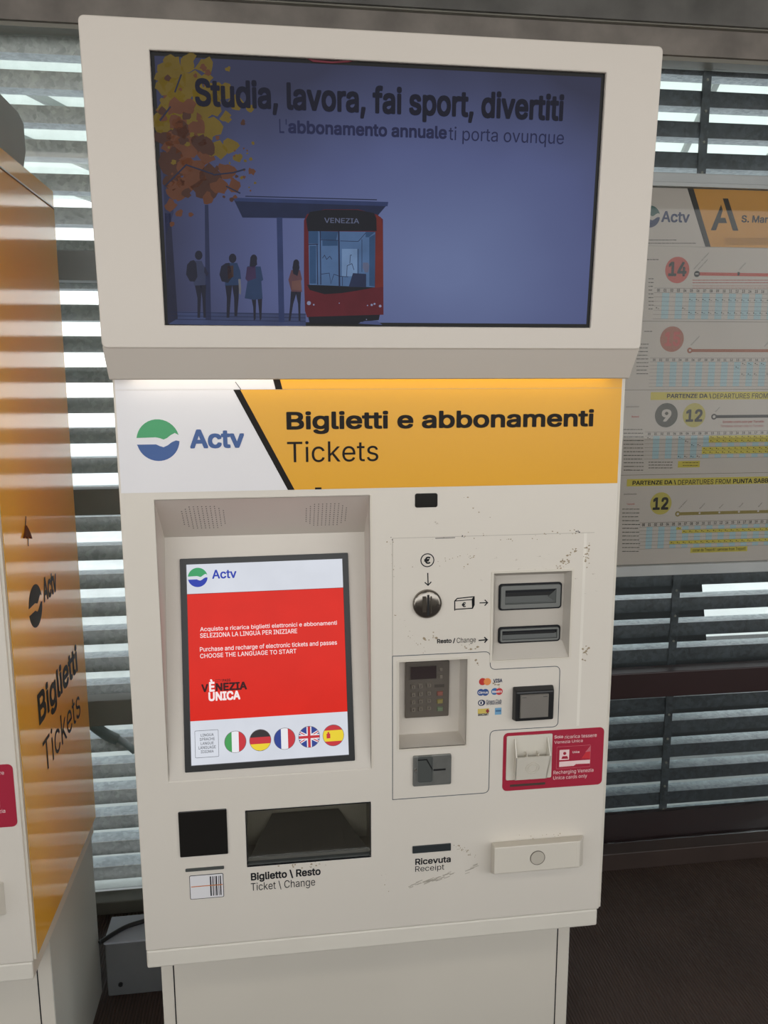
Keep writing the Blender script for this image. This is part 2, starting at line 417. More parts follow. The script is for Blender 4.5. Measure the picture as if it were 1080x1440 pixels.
b = B(FP).m(CREAM).box(PW0, PW1, PY, PY + 0.02, FLZ, ZT - 0.886 * S)
b.box(PW0 + 0.0, PW0 + 0.004, PY + 0.02, DEP, FLZ, ZT - 0.886 * S); b.m(GREYSIDE)
b.box(PW1 - 0.004, PW1 + 0.001, PY + 0.002, DEP, FLZ, ZT - 0.886 * S); b.box(PW0 + 0.004, PW1 - 0.004, DEP - 0.004, DEP, FLZ, ZT - 0.886 * S)
ped = b.obj('pedestal', M)
b = B(Frame((0, PY, ZT), (1, 0, 0), (0, 0, 1))).m(INKN)
for u in (0.0229 * S, 0.690 * S): B(b.F).m(INKN).rect((u - 0.0012, -ZT + FLZ + 0.003, u + 0.0012, -0.888 * S), 0.0002, 0.0008).obj('seam', ped)

# flanks: yellow film with the operator's marks
for side in (0, 1):
    FS = Frame((XB, 0, ZT), (0, 1, 0), (0, 0, 1)) if side else Frame((0, 0, ZT), (0, -1, 0), (0, 0, 1))
    q = (0.016, -H_ + 0.004, DEP - 0.002, 0.294 * S)
    if not side: q = (-DEP + 0.002, q[1], -0.016, q[3])
    b = B(FS).m(YSIDE).rect(q, 0.0002, 0.0012)
    q2 = (q[0], 0.297 * S, q[2], 0.324 * S); b.rect(q2, 0.0002, 0.0012)
    sp = b.obj('side_film', M)
    b = B(FS).m(STEEL).rect((q[0], 0.2945 * S, q[2], 0.2965 * S), 0.0002, 0.004)
    b.obj('silver_edge_strip', sp)
    L = Frame(FS.o, FS.u, FS.v)
    off = 0 if side else -DEP
    b = B(FS).m(INKN)
    cx, cz, rad = off + 0.126 * S, -0.342 * S, 0.0335 * S
    def half(top, c, r):
        out = []
        if top: out = [(-1, .12), (-.98, .2)] + [(math.cos(math.radians(a)), math.sin(math.radians(a))) for a in range(165, 14, -10)] + [(.97, .24), (.8, .34), (.6, .24), (.42, .1), (.26, .03), (.08, .1), (-.1, .14)]
        else: out = [(-1, -.2)] + [(math.cos(math.radians(a)), math.sin(math.radians(a))) for a in range(195, 357, 9)] + [(1, -.06), (.84, -.02), (.64, -.1), (.44, -.25), (.24, -.34), (.06, -.28), (-.1, -.2)]
        return [(c[0] + r * x, c[1] + r * y) for x, y in out]
    b.poly(half(1, (cx, cz), rad), 0.0013, 0.0016); b.poly(half(0, (cx, cz), rad), 0.0013, 0.0016)
    b.text('Actv', (off + 0.168 * S, -0.35 * S, off + 0.243 * S, -0.31 * S), 0.0017, 0.03)
    b.obj('logo', sp); b = B(FS).m(INKN)
    b.text('Biglietti', (off + 0.098 * S, -0.54 * S, off + 0.338 * S, -0.475 * S), 0.0017, 0.025)
    b.text('Tickets', (off + 0.106 * S, -0.612 * S, off + 0.335 * S, -0.557 * S), 0.0017, -0.006)
    b.obj('lettering', sp)

# yellow name band
zb0 = FP.p(640, 684)[1]
b = B(FP).m(WHITEF)
sp0, sp1 = FP.p(333, 548), FP.p(409.5, 687.9)
vt, vm = 0.0005, FP.p(338, 548)[1]
b.poly([(0.004, vm), (sp0[0], vm), (sp1[0], zb0), (0.004, zb0)], 0.0001, 0.0005)
t0, t1 = FP.p(388, 534.6), FP.p(392.5, 547)
b.poly([(0.004, 0.006), (t0[0], 0.006), (t1[0], vm + 0.0006), (0.004, vm + 0.0006)], 0.0001, 0.0006)
b.m(YELLOW)
b.poly([(sp0[0] + 0.004, vm), (W_ - 0.0035, vm), (W_ - 0.0035, zb0), (sp1[0] + 0.004, zb0)], 0.0001, 0.0005)
b.poly([(t0[0] + 0.004, 0.006), (W_ - 0.0035, 0.006), (W_ - 0.0035, vm + 0.0004), (t1[0] + 0.004, vm + 0.0004)], 0.0001, 0.0006)
b.m(INK)
wst = 0.0062
b.poly([(sp0[0] - wst, vm), (sp0[0] + wst, vm), (sp1[0] + wst, zb0), (sp1[0] - wst, zb0)], 0.0002, 0.0009)
b.poly([(t0[0] - wst, 0.006), (t0[0] + wst, 0.006), (t1[0] + wst, vm + 0.0004), (t1[0] - wst, vm + 0.0004)], 0.0002, 0.001)
b.rect(FP.R(443, 685.5, 452, 688), 0.0002, 0.001)
b.line([FP.p(331, 537), FP.p(339, 548)], 0.0009, 0.0002, 0.001)
band = b.obj('name_band', M)
part_label(band, 'white and yellow film band with black slanted stripe')
b = B(FP).m(ACTVG); cc = FP.p(222.4, 619); rad = 28.4 / F_PX * 1.107 * S
b.poly(half(1, cc, rad), 0.0006, 0.001); b.m(ACTVB).poly(half(0, cc, rad), 0.0006, 0.001)
b.text('Actv', FP.R(266.3, 604, 344, 630), 0.0011, 0.03)
b.obj('logo', band); b = B(FP)
b.m(INK).text('Biglietti e abbonamenti', FP.R(402.5, 578.5, 834, 606), 0.0011, 0.024)
b.text('Tickets', FP.R(403.5, 620.5, 532, 648.5), 0.0011, -0.006)
b.obj('lettering', band)

# touch screen niche
TY, TZ = 0.0765 * S, 0.2305 * S       # depth of the niche's inner top edge
FT = Frame((0, 0.001, ZT - 0.5815 * S), (1, 0, 0), (0, TY - 0.001, 0.5815 * S - TZ))
u0_, u1_ = r_touch[0], r_touch[2]
vtop = math.hypot(TY - 0.001, 0.5815 * S - TZ)
FTN = FT
FT = Frame(FTN.o, FTN.u + FTN.v * 0.006, FTN.v - FTN.u * 0.006)   # the monitor sits a third of a degree askew
r_bez = FT.R(253, 786, 499, 1069)
b = B(FTN).m(RECESS)
b.holes((u0_, 0.0, u1_, vtop), [(r_bez[0] + .006, r_bez[1] + .006, r_bez[2] - .006, r_bez[3] - .006)], -0.004, 0)
for u in (u0_, u1_):
    b.add([Vector((u, 0, ZT - 0.5815 * S)), Vector((u, TY, ZT - TZ)), Vector((u, 0, ZT - 0.163 * S))], [(0, 1, 2)])
b.add([Vector((u0_, TY, ZT - TZ)), Vector((u1_, TY, ZT - TZ)), Vector((u1_, 0, ZT - 0.163 * S)), Vector((u0_, 0, ZT - 0.163 * S))], [(0, 1, 2, 3)])
niche = b.obj('screen_niche', M)
b = B(FP).m(CREAM)                     # fine raised lip round the mouth
b.rect((u1_ + .0005, r_touch[1], u1_ + 0.004, r_touch[3] + 0.002), -0.001, 0.0012)
b.obj('lip', niche)
FG = Frame((0, TY, ZT - TZ), (1, 0, 0), (0, -TY, TZ - 0.163 * S))
for cxp, cyp in ((286.5, 727.5), (458.5, 723.5)):
    b = B(FG).m(INKN); c0 = FG.p(cxp, cyp); st = 5.7 / F_PX * 1.13 * S
    n = 0
    for i in range(-5, 6):
        for j in range(-6, 7):
            if abs(i) == 5 and abs(j) > 3 or abs(i) == 4 and abs(j) > 4 or abs(j) > 5: continue
            b.disc((c0[0] + i * st, c0[1] + j * st * 1.0), 0.0010, 0.0002, 0.0006, n=6)
    b.obj('speaker_grille', M)
# screen
b = B(FT).m(BLACKP); r_lit = FT.R(262, 792, 494, 1061)
b.rring(r_bez, 0.002, (r_lit[0] - r_bez[0]) * 0.97, -0.004, 0.0035); b.rect(r_bez, -0.006, -0.0035)
ts = b.obj('touch_screen', M)
part_label(ts, 'lit touch screen in a black bezel, red with white head and foot')
W1, R1 = E_('screen_white', '#d9dde6', 0.93), E_('screen_red', '#e62a1c', 0.86)
b = B(FT).m(W1).rect(r_lit, -0.0034, -0.001)
vr0, vr1 = FT.p(380, 1007.5)[1], FT.p(375, 831)[1]
b.m(R1).rect((r_lit[0], vr0, r_lit[2], vr1), -0.001, -0.0006)
b.m(E_('screen_dark_line', '#8a2a26')).rect((r_lit[0], vr1 - 0.0004, r_lit[2], vr1 + 0.0005), -0.0009, -0.0005)
disp = b.obj('display', ts)
SBLUE, SGREEN, SWHITE, SDARK = E_('screen_blue', '#2b3fa8'), E_('screen_green', '#3d9b63'), E_('screen_text_white', '#f6e6e6'), E_('screen_dark', '#3a1214')
b = B(FT).m(SGREEN); c0 = FT.p(278, 812); rad = 14.0 / F_PX * 1.14 * S
b.poly(half(1, c0, rad), -0.001, -0.0004); b.m(SBLUE).poly(half(0, c0, rad), -0.001, -0.0004)
b.text('Actv', FT.R(298, 801.5, 332.7, 812.8), -0.0004, 0.02)
b.obj('logo', ts); b = B(FT)
b.m(SWHITE)
b.text('Acquisto e ricarica biglietti elettronici e abbonamenti', FT.L(281.3, 882, 473.7, 889.4), -0.0002, 0.006)
b.text('SELEZIONA LA LINGUA PER INIZIARE', FT.L(281.3, 890.7, 417.7, 897.2), -0.0002, 0.006)
b.text('Purchase and recharge of electronic tickets and passes', FT.L(281, 910, 473.7, 918.2), -0.0002, 0.006)
b.text('CHOOSE THE LANGUAGE TO START', FT.L(281.3, 919.5, 416.7, 925.8), -0.0002, 0.006)
b.obj('lettering', ts); b = B(FT)
b.m(SDARK).text('CITY', FT.R(302.6, 955.5, 312, 958.8), -0.0002, -0.004); b.text('PASS', FT.R(312.8, 955, 324, 958.3), -0.0002, 0.02)
b.text('V', FT.R(283, 962.4, 293, 973), -0.0002, 0.035); b.text('NEZIA', FT.R(303, 960.8, 347.5, 969.5), -0.0002, 0.035)
b.m(SWHITE).text('È', FT.R(293.8, 955.5, 302, 972.4), -0.0001, 0.035); b.text('UNICA', FT.R(293, 973.4, 338, 983.6), -0.0001, 0.035)
b.obj('city_pass_mark', ts); b = B(FT)
b.m(E_('screen_ink', '#2b2f36'))
b.rring(FT.R(273.6, 1028, 308, 1064), 0.002, 0.0006, -0.001, -0.0004)
for i, t in enumerate(('LINGUA', 'SPRACHE', 'LANGUE', 'LANGUAGE', 'IDIOMA')):
    hw = len(t) * 1.52; yy = 1033.5 + 5.85 * i
    b.text(t, FT.R(291.4 - hw, yy - 1.4, 291.4 + hw, yy + 1.3), -0.0003, 0.003)
b.obj('language_box', ts)
FLR = 15.3 / F_PX * 1.125 * S
def slice_c(c, r, axis, a0, a1):       # part of a disc between two chords
    pts = []
    for i in range(9):
        t = a0 + (a1 - a0) * i / 8; pts.append((t, math.sqrt(max(0, 1 - t * t))))
    pts = pts + [(a, -h) for a, h in pts[::-1]]
    return [(c[0] + r * (p[0] if axis == 0 else p[1]), c[1] + r * (p[1] if axis == 0 else p[0])) for p in pts]
fl = [((331, 1043.3), 'it'), ((366, 1041), 'de'), ((400.3, 1038.9), 'fr'), ((434.8, 1036.3), 'uk'), ((468.8, 1034.2), 'es')]
FR_, FW_, FGn, FB_, FY_, FK_ = E_('flag_red', '#c23a40'), E_('flag_white', '#e6e6ea'), E_('flag_green', '#4a9a58'), E_('flag_blue', '#37488f'), E_('flag_yellow', '#e8cf3a'), E_('flag_black', '#3a3536')
fname = {'it': 'green white and red', 'de': 'black red and yellow', 'fr': 'blue white and red', 'uk': 'red and white crosses on blue', 'es': 'red yellow red with crest'}
for (px, k) in fl:
    c0 = FT.p(*px); b = B(FT)
    b.m(E_('flag_rim', '#6a6468')).disc(c0, FLR * 1.04, -0.001, -0.0005)
    z0, z1 = -0.001, -0.0002
    if k in ('it', 'fr'):
        for mt, a0, a1 in ((FGn if k == 'it' else FB_, -1, -.34), (FW_, -.34, .32), (FR_, .32, 1)): b.m(mt).poly(slice_c(c0, FLR, 0, a0, a1), z0, z1)
    elif k == 'de':
        for mt, a0, a1 in ((FY_, -1, -.34), (FR_, -.34, .3), (FK_, .3, 1)): b.m(mt).poly(slice_c(c0, FLR, 1, a0, a1), z0, z1)
    elif k == 'es':
        for mt, a0, a1 in ((FR_, -1, -.55), (FY_, -.55, .5), (FR_, .5, 1)): b.m(mt).poly(slice_c(c0, FLR, 1, a0, a1), z0, z1)
        b.m(FR_).rect((c0[0] - FLR * .66, c0[1] - FLR * .25, c0[0] - FLR * .3, c0[1] + FLR * .2), z0, 0.0)
        b.rect((c0[0] - FLR * .56, c0[1] + FLR * .2, c0[0] - FLR * .4, c0[1] + FLR * .36), z0, 0.0)
    else:
        b.m(FB_).disc(c0, FLR, z0, -0.0003)
        for a in (0.5, -0.5, math.pi - .5, math.pi + .5):
            e = (c0[0] + FLR * .985 * math.cos(a), c0[1] + FLR * .985 * math.sin(a))
            b.m(FW_).line([c0, e], FLR * .26, z0, -0.0002); b.m(FR_).line([c0, e], FLR * .09, z0, -0.0001)
        for d in ((1, 0), (0, 1)):
            p0, p1 = [(c0[0] + q * FLR * .985 * d[0], c0[1] + q * FLR * .985 * d[1]) for q in (-1, 1)]
            b.m(FW_).line([p0, p1], FLR * .46, z0, 0.0); b.m(FR_).line([p0, p1], FLR * .26, z0, 0.0002)
    o = b.obj('flag_button', ts); part_label(o, 'round flag button, ' + fname[k])

# small dark sensor window and panel seams
b = B(FP).m(BLACKG).rrect(FP.R(583.5, 694, 615, 713), 0.004, 0.0, 0.0012); b.obj('sensor_window', M)
b = B(FP).m(SEAM)
L0 = FP.p(552, 757); L1 = FP.p(552, 922); R0 = FP.p(836, 748); 
b.line([L1, L0], 0.0009, 0.0, 0.0003); b.line([L0, (R0[0], L0[1])], 0.0007, 0.0, 0.0003)
b.m(mat('pale_ridge', '#e0dacf')); ur = FP.p(823, 760)[0]; b.rect((ur - 0.003, FP.p(822, 1020)[1], ur + 0.003, L0[1]), 0.0, 0.0002)
b.obj('panel_seam', fp)
# scuffs with a shape of their own
b = B(FP).m(SCUFF)
def smear(x0, y0, x1, y1, n, sz, fr=FP):
    for _ in range(n):
        t = random.random(); p = fr.p(x0 + (x1 - x0) * t + random.gauss(0, 2.2), y0 + (y1 - y0) * t + random.gauss(0, 2.2))
        a = random.uniform(0, 6.28); k = sz * random.uniform(.3, 1)
        b.poly([(p[0] + k * random.uniform(.4, 1) * (1.5 if i % 2 else 1) * math.cos(a + i * 1.05), p[1] + k * random.uniform(.4, 1) * math.sin(a + i * 1.05)) for i in range(6)], 0.0, 0.0003)
smear(790, 790, 808, 772, 12, 0.004); smear(783, 795, 786, 800, 4, 0.003); smear(826, 760, 828, 795, 14, 0.0026); smear(826, 903, 822, 930, 12, 0.0034)
smear(596, 903, 612, 896, 9, 0.004); smear(652, 908, 672, 914, 9, 0.003); smear(668, 925, 672, 935, 5, 0.003); smear(691, 958, 700, 966, 6, 0.003)
smear(650, 755, 690, 753, 6, 0.0022); smear(750, 752, 815, 748, 9, 0.0022); smear(390, 1221, 460, 1215, 16, 0.0024); smear(548, 760, 556, 830, 10, 0.0018)
smear(640, 1190, 670, 1205, 26, 0.0018); smear(650, 800, 670, 780, 9, 0.0018); smear(560, 880, 600, 920, 8, 0.0016); smear(720, 1178, 790, 1172, 10, 0.0018); smear(540, 1230, 545, 1260, 5, 0.0015)
smear(560, 800, 690, 775, 16, 0.0014); smear(556, 860, 590, 910, 12, 0.0014); smear(650, 700, 690, 730, 5, 0.0022); smear(700, 760, 760, 756, 8, 0.0018); smear(822, 770, 828, 800, 8, 0.003); smear(786, 800, 812, 775, 10, 0.003)
b.m(INKN); smear(651, 756, 652, 755, 3, 0.002); smear(811, 749, 813, 748, 4, 0.002); smear(551, 760, 552, 758, 3, 0.0015); b.line([FP.p(612, 757), FP.p(640, 756)], 0.0012, 0, 0.0003)
b.m(SCUFFG)
for x0_, y0_, x1_, y1_, n_ in ((570, 1248, 636, 1228, 26), (596, 1243, 634, 1231, 16), (650, 1230, 667, 1218, 9)):
    for _ in range(n_):
        t_ = random.random(); L_ = random.uniform(4, 12); px_ = x0_ + (x1_ - x0_) * t_; py_ = y0_ + (y1_ - y0_) * t_ + random.gauss(0, 1.3)
        b.line([FP.p(px_, py_), FP.p(px_ + L_ * .93, py_ - L_ * .36)], random.uniform(.0006, .0016), 0, 0.0003)
o = b.obj('scuff_marks', fp); o['kind'] = 'stuff'

# coin slot
b = B(FP).m(mat('coin_steel', '#8d877f', rough=0.22, metal=0.95, var=0.08, vscale=30)); c0 = FP.p(600.5, 848.7); r = 20.2 / F_PX * 1.19 * S
n = 40; rings = [(1.0, 0.0), (1.0, 0.004), (.96, .006), (.8, .0085), (.5, .010), (.0001, .0105)]
V = [FP.at(c0[0] + r * k * math.cos(2 * math.pi * i / n), c0[1] + r * k * math.sin(2 * math.pi * i / n), h) for k, h in rings for i in range(n)]
b.add(V, [(j * n + i, j * n + (i + 1) % n, (j + 1) * n + (i + 1) % n, (j + 1) * n + i) for j in range(len(rings) - 1) for i in range(n)])
cs = b.obj('coin_slot', M, smooth=True); part_label(cs, 'domed round steel coin slot')
b = B(FP).m(BLACKP).rect((c0[0] - r * .05, c0[1] - r * .75, c0[0] + r * .09, c0[1] + r * .7), 0.006, 0.0108)
b.obj('slot', cs)
b = B(FP).m(MATS['coin_steel'])
b.rect((c0[0] - r * .38, c0[1] - r * .5, c0[0] - r * .12, c0[1] + r * .6), 0.006, 0.0112); b.rect((c0[0] + r * .18, c0[1] - r * .6, c0[0] + r * .26, c0[1] + r * .6), 0.006, 0.0112)
b.obj('guide_ridge', cs)

# printed signs of the coin, note and change slots
b = B(FP).m(INKN); w0, w1 = 0.0001, 0.0004
def circ(c, r, n=40): return [(c[0] + r * math.cos(2 * math.pi * i / n), c[1] + r * math.sin(2 * math.pi * i / n)) for i in range(n)]
c0 = FP.p(601, 787.8); k = 1.17 * S / F_PX
b.ring(circ(c0, 9.8 * k), circ(c0, 8.4 * k), w0, w1); b.text('€', (c0[0] - 4.6 * k, c0[1] - 5.2 * k, c0[0] + 4.2 * k, c0[1] + 5.2 * k), w1, 0.03)
def arrow(a, c, hd, t=1.5):
    A, Cc = Vector(FP.p(*a)), Vector(FP.p(*c)); d = (Cc - A).normalized(); nn = Vector((-d.y, d.x))
    b.line([tuple(A), tuple(Cc)], t * k, w0, w1)
    b.line([tuple(Cc - d * hd * k + nn * hd * k), tuple(Cc), tuple(Cc - d * hd * k - nn * hd * k)], t * k, w0, w1 + 0.0001)
arrow((601.5, 805.6), (602, 823), 4.6); b.obj('coin_sign', fp)
b = B(FP).m(INKN); arrow((674.3, 847.8), (685.6, 847.5), 4.2)
Z3 = lambda pts: FP.P([(560 + x / 4.154, 770 + y / 4.154) for x, y in pts])
b.line(Z3([(330, 368), (330, 312), (345, 297), (443, 287), (443, 335), (434, 354), (334, 361)]), 1.5 * k, w0, w1)
b.line(Z3([(330, 312), (430, 304), (443, 287)]), 1.3 * k, w0, w1); b.line(Z3([(432, 304), (434, 354)]), 1.3 * k, w0, w1)
b.poly(Z3([(432, 304), (443, 289), (443, 335), (434, 352)]), w0, w1)
b.text('€', FP.R(649.4, 847, 655, 853.6), w1, 0.03)
b.obj('banknote_sign', fp)
b = B(FP).m(INKN); arrow((673, 900.6), (685, 899.5), 4.0, 1.8)
b.text('Resto /', FP.R(614.6, 898.4, 640, 904.4), w1, 0.03); b.text('Change', FP.R(642.3, 896.8, 669, 905), w1, -0.004)
b.obj('change_sign', fp); b = B(FP).m(INKN)
b.text('Biglietto \\ Resto', FP.R(352.6, 1227.3, 451, 1232.8), w1, 0.025); b.text('Ticket \\ Change', FP.R(352.6, 1241.6, 443.3, 1248), w1, -0.008)
b.obj('tray_lettering', fp); b = B(FP).m(INKN)
b.text('Ricevuta', FP.R(583.9, 1207.3, 633.8, 1212.3), w1, 0.022); b.text('Receipt', FP.R(583.9, 1218, 624.6, 1224.6), w1, -0.006)
b.obj('receipt_lettering', fp)
# outline round the card payment area
b = B(FP).m(OUTL)
def rounded(pts, rad, n=5):
    out = []
    for i, (x, y, rd) in enumerate(pts):
        if rd == 0: out.append((x, y)); continue
        p = Vector((x, y)); a = Vector(pts[i - 1][:2]); c = Vector(pts[(i + 1) % len(pts)][:2])
        da, dc = (a - p).normalized() * rad, (c - p).normalized() * rad
        for j in range(n + 1):
            t = j / n; out.append(tuple((p + da) * (1 - t) ** 2 + p * 2 * t * (1 - t) + (p + dc) * t * t))
    return out
ua, ub, uc = FP.p(552, 1000)[0], FP.p(689.5, 925)[0], FP.p(786, 980)[0]
va, vb, vc, vd = FP.p(600, 920.5)[1], FP.p(740, 939)[1], FP.p(740, 1024.5)[1], FP.p(600, 1121)[1]
ud = FP.p(688, 1080)[0]
b.line(rounded([(ua, va, 0), (ub, va, 1), (ub, vb, 1), (uc, vb, 1), (uc, vc, 1), (ud, vc, 1), (ud, vd, 1), (ua, vd, 0)], 0.012), 0.0013, 0.0, 0.0004, closed=True)
b.obj('outline_print', fp)

# banknote unit
dn = 0.016 * S
rin = (r_note[0] + 0.011, r_note[1] + 0.03, r_note[2] - 0.008, r_note[3] - 0.011)
b = B(FP).m(mat('grey_note_moulding', '#b9b2a8', rough=0.45, var=0.03, bump=0.05, bscale=300)).well(r_note, -0.0005, rin, -dn); nb = b.obj('banknote_recess', M)
b = B(FP).m(CREAM).rring((r_note[0] - 0.004, r_note[1] - 0.004, r_note[2] + 0.004, r_note[3] + 0.004), 0.003, 0.0045, -0.001, 0.0012); b.obj('rim', nb)
for px, dp in (((702, 821.8, 787.8, 853.8), 0.02), ((701, 882.5, 786, 899.8), 0.014)):
    q = FP.R(*px, w=-dn); wz = -dn
    b = B(FP).m(INKN).rrect((q[0] - .0012, q[1] - .0012, q[2] + .0012, q[3] + .0012), 0.0065, wz, wz + 0.0035)
    b.m(MGREY).rring((q[0] + 0.002, q[1] + 0.002, q[2] - 0.002, q[3] - 0.002), 0.005, 0.010 if dp == 0.02 else 0.005, wz, wz + 0.006)
    i = 0.012 if dp == 0.02 else 0.007
    q2 = (q[0] + i, q[1] + i, q[2] - i, q[3] - i)
    mo = b.obj('banknote_mouth' if dp == 0.02 else 'change_mouth', M, bevel=0.0006)
    b = B(FP).m(DGREY).frust((q2[0], q2[1], q2[2], q2[3]), wz + 0.002, (q2[0], q2[1], q2[2], q2[1] + (q2[3] - q2[1]) * .1), wz + 0.0055)
    b.m(BLACKP).rect((q2[0], q2[3] - (q2[3] - q2[1]) * .45, q2[2] - 0.004, q2[3] - (q2[3] - q2[1]) * .2), wz + 0.002, wz + 0.0042)
    b.obj('throat', mo)
    if dp == 0.02:
        b = B(FP).m(DGREY).poly([(q2[2] - 0.016, (q2[1] + q2[3]) / 2), (q2[2], q2[1] + 0.001), (q2[2], q2[3] - 0.001)], wz + 0.002, wz + 0.006)
        b.obj('side_guide', mo)

# keypad niche
KY0, KY1 = 0.046 * S, 0.050 * S
FK = Frame((0, KY1, ZT + r_key[1]), (1, 0, 0), (0, KY0 - KY1, r_key[3] - r_key[1]))
kl = math.hypot(KY1 - KY0, r_key[3] - r_key[1])
b = B(FK).m(RECESS)
x0, x1, z0, z1 = r_key[0], r_key[2], ZT + r_key[1], ZT + r_key[3]
b.add([Vector((x0, KY1, z0)), Vector((x1, KY1, z0)), Vector((x1, KY0, z1)), Vector((x0, KY0, z1))], [(0, 1, 2, 3)])
for x in (x0, x1): b.add([Vector((x, 0, z0)), Vector((x, KY1, z0)), Vector((x, KY0, z1)), Vector((x, 0, z1))], [(0, 1, 2, 3)])
for z, y in ((z0, KY1), (z1, KY0)): b.add([Vector((x0, 0, z)), Vector((x1, 0, z)), Vector((x1, y, z)), Vector((x0, y, z))], [(0, 1, 2, 3)])
kn = b.obj('keypad_niche', M)
b = B(FP).m(CREAM).rring((r_key[0] - 0.004, r_key[1] - 0.004, r_key[2] + 0.006, r_key[3] + 0.004), 0.003, 0.0042, -0.001, 0.001); b.obj('rim', kn)
rk = FK.R(569.6, 931, 630, 1005)
b = B(FK).m(BRONZE).rrect(rk, 0.002, 0.0003, 0.006); kp = b.obj('keypad', M, bevel=0.0008); part_label(kp, 'bronze grey card payment keypad with unlit display')
b = B(FK).m(BRONZE).rring(FK.R(576, 936.6, 614.4, 954.6, 0.006), 0.0015, 0.0015, 0.006, 0.0078); b.m(LCDOFF).rect(FK.R(577.2, 938, 613.4, 953.6, 0.006), 0.006, 0.0066); b.obj('display', kp)
NUM = mat('key_digit', '#3a342f', rough=0.5); KEYM = mat('key_cap', '#857d73', rough=0.4, metal=0.3)
def key(x, y, wpx, t, mt, nm='key'):
    c = FK.p(x, y, 0.006); hw = wpx / 2 * k; hh = 3.4 * k
    b = B(FK).m(mt).frust((c[0] - hw, c[1] - hh, c[0] + hw, c[1] + hh), 0.006, (c[0] - hw * .8, c[1] - hh * .8, c[0] + hw * .8, c[1] + hh * .8), 0.0095)
    if t: b.m(NUM).text(t, (c[0] - hh * .35, c[1] - hh * .5, c[0] + hh * .35, c[1] + hh * .5), 0.0097, 0.02)
    return b.obj(nm, kp)
for i, t in enumerate('123456789*0#'): key((581, 591.4, 603)[i % 3], (965.4, 976.5, 987, 997.4)[i // 3] - .12 * ((i % 3) * 10), 6.6, t, KEYM)
for y, h, nmc in ((974.8, '#8c5a50', 'reddish'), (985.8, '#8c8150', 'yellowish'), (996.5, '#6d7a62', 'greenish')):
    o = key(618.6, y, 9.2, None, mat('key_' + h[1:], h, rough=0.4)); part_label(o, nmc + ' wide key')
for y in (940.3, 950.7): key(620, y, 5, None, KEYM, 'side_button')
b = B(FK).m(mat('keypad_strip', '#4b453f')).rect(FK.R(611, 962.6, 624.5, 966, 0.006), 0.006, 0.0068); b.obj('label_strip', kp)

# card brand marks
b = B(FP); LK = lambda n, h: mat('mark_' + n, h, rough=0.5, var=0.02)
def duo(x, y, rp, ca, cb, t=None):
    c1, c2 = FP.p(x - rp * .62, y), FP.p(x + rp * .62, y)
    b.m(LK('a' + ca[1:], ca)).disc(c1, rp * k, 0, 0.0003, 20); b.m(LK('a' + cb[1:], cb)).disc(c2, rp * k, 0, 0.0004, 20)
    if t: b.m(LK('w', '#e6e2dc')).text(t, FP.R(x - rp * 1.3, y - 1.4, x + rp * 1.3, y + 1.4), 0.0006, 0.02)
duo(682, 958.5, 5.4, '#b8322c', '#e08a4a'); duo(679.3, 973.6, 5.2, '#2c4a86', '#2c4a86', 'Cirrus'); duo(698.8, 972.3, 5.2, '#3567a0', '#c0343a', 'Maestro')
b.m(LK('navy', '#26304f')).text('VISA', FP.R(693.6, 954.6, 706.3, 959.4), 0.0004, 0.03)
c0 = FP.p(676.5, 988.3); b.ring(circ(c0, 4.6 * k, 24), circ(c0, 3.2 * k, 24), 0, 0.0004); b.rect((c0[0] - .5 * k, c0[1] - 2.2 * k, c0[0] + .5 * k, c0[1] + 2.2 * k), 0, 0.0004)
b.disc((c0[0] + 1.6 * k, c0[1]), 4.5 * k, 0, 0.0002, 24); b.m(LK('w', '#e6e2dc')).disc(c0, 3.2 * k, 0.0, 0.0003, 24); b.m(LK('navy', '#26304f')).rect((c0[0] - 1.2 * k, c0[1] - 2 * k, c0[0] - .4 * k, c0[1] + 2 * k), 0, 0.0005); b.rect((c0[0] + .4 * k, c0[1] - 2 * k, c0[0] + 1.2 * k, c0[1] + 2 * k), 0, 0.0005)
b.text('Diners Club', FP.R(684, 984.2, 705.3, 988), 0.0004, 0.01); b.text('INTERNATIONAL', FP.R(684, 989, 705.3, 990.2), 0.0004, 0.01)
b.m(LK('gold', '#c9b25a')).rect(FP.R(672, 997, 687.6, 1003), 0, 0.0003); b.m(LK('red', '#8c2c34')).poly(FP.P([(685.5, 996.5), (688.3, 999.8), (685.5, 1003), (682.8, 999.8)]), 0, 0.0004)
b.m(INKN).text('BANCOMAT', FP.R(672.3, 1003.4, 687, 1006), 0.0004, 0.02)
b.m(LK('sky', '#6f9fc0')).rect(FP.R(696, 995.6, 705, 1004.6), 0, 0.0003); b.m(LK('sky2', '#40688c')).rect(FP.R(697, 998.6, 704.4, 1000.4), 0, 0.0004)
b.obj('card_brand_marks', fp)

# contactless reader
rb = FP.R(720.5, 965, 776.5, 1009)
b = B(FP).m(BLACKP).frust(rb, 0, (rb[0] + 0.003, rb[1] + 0.004, rb[2] - 0.004, rb[3] - 0.006), 0.018)
cr = b.obj('contactless_reader', M, bevel=0.003); part_label(cr, 'black box with dull silver reading face')
q = FP.R(731.3, 977, 770.6, 1007.5, 0.018); b = B(FP).m(mat('satin_face', '#8f8a83', rough=0.35, metal=0.4)).frust(q, 0.016, (q[0] + 0.001, q[1] + 0.001, q[2] - 0.001, q[3] - 0.001), 0.0215); rf = b.obj('reading_face', cr)
b = B(FP).m(DGREY); 
for i in range(3): b.rect((q[0] + 0.004 + i * 0.003, q[3] - 0.006, q[0] + 0.006 + i * 0.003, q[3] - 0.0045), 0.0214, 0.0217)
b.obj('marking', cr); b = B(FP).m(DGREY)
for i in range(3): b.rect((q[2] - 0.012 + i * 0.003, q[3] - 0.006, q[2] - 0.010 + i * 0.003, q[3] - 0.0045), 0.0214, 0.0217)
b.obj('marking', cr)

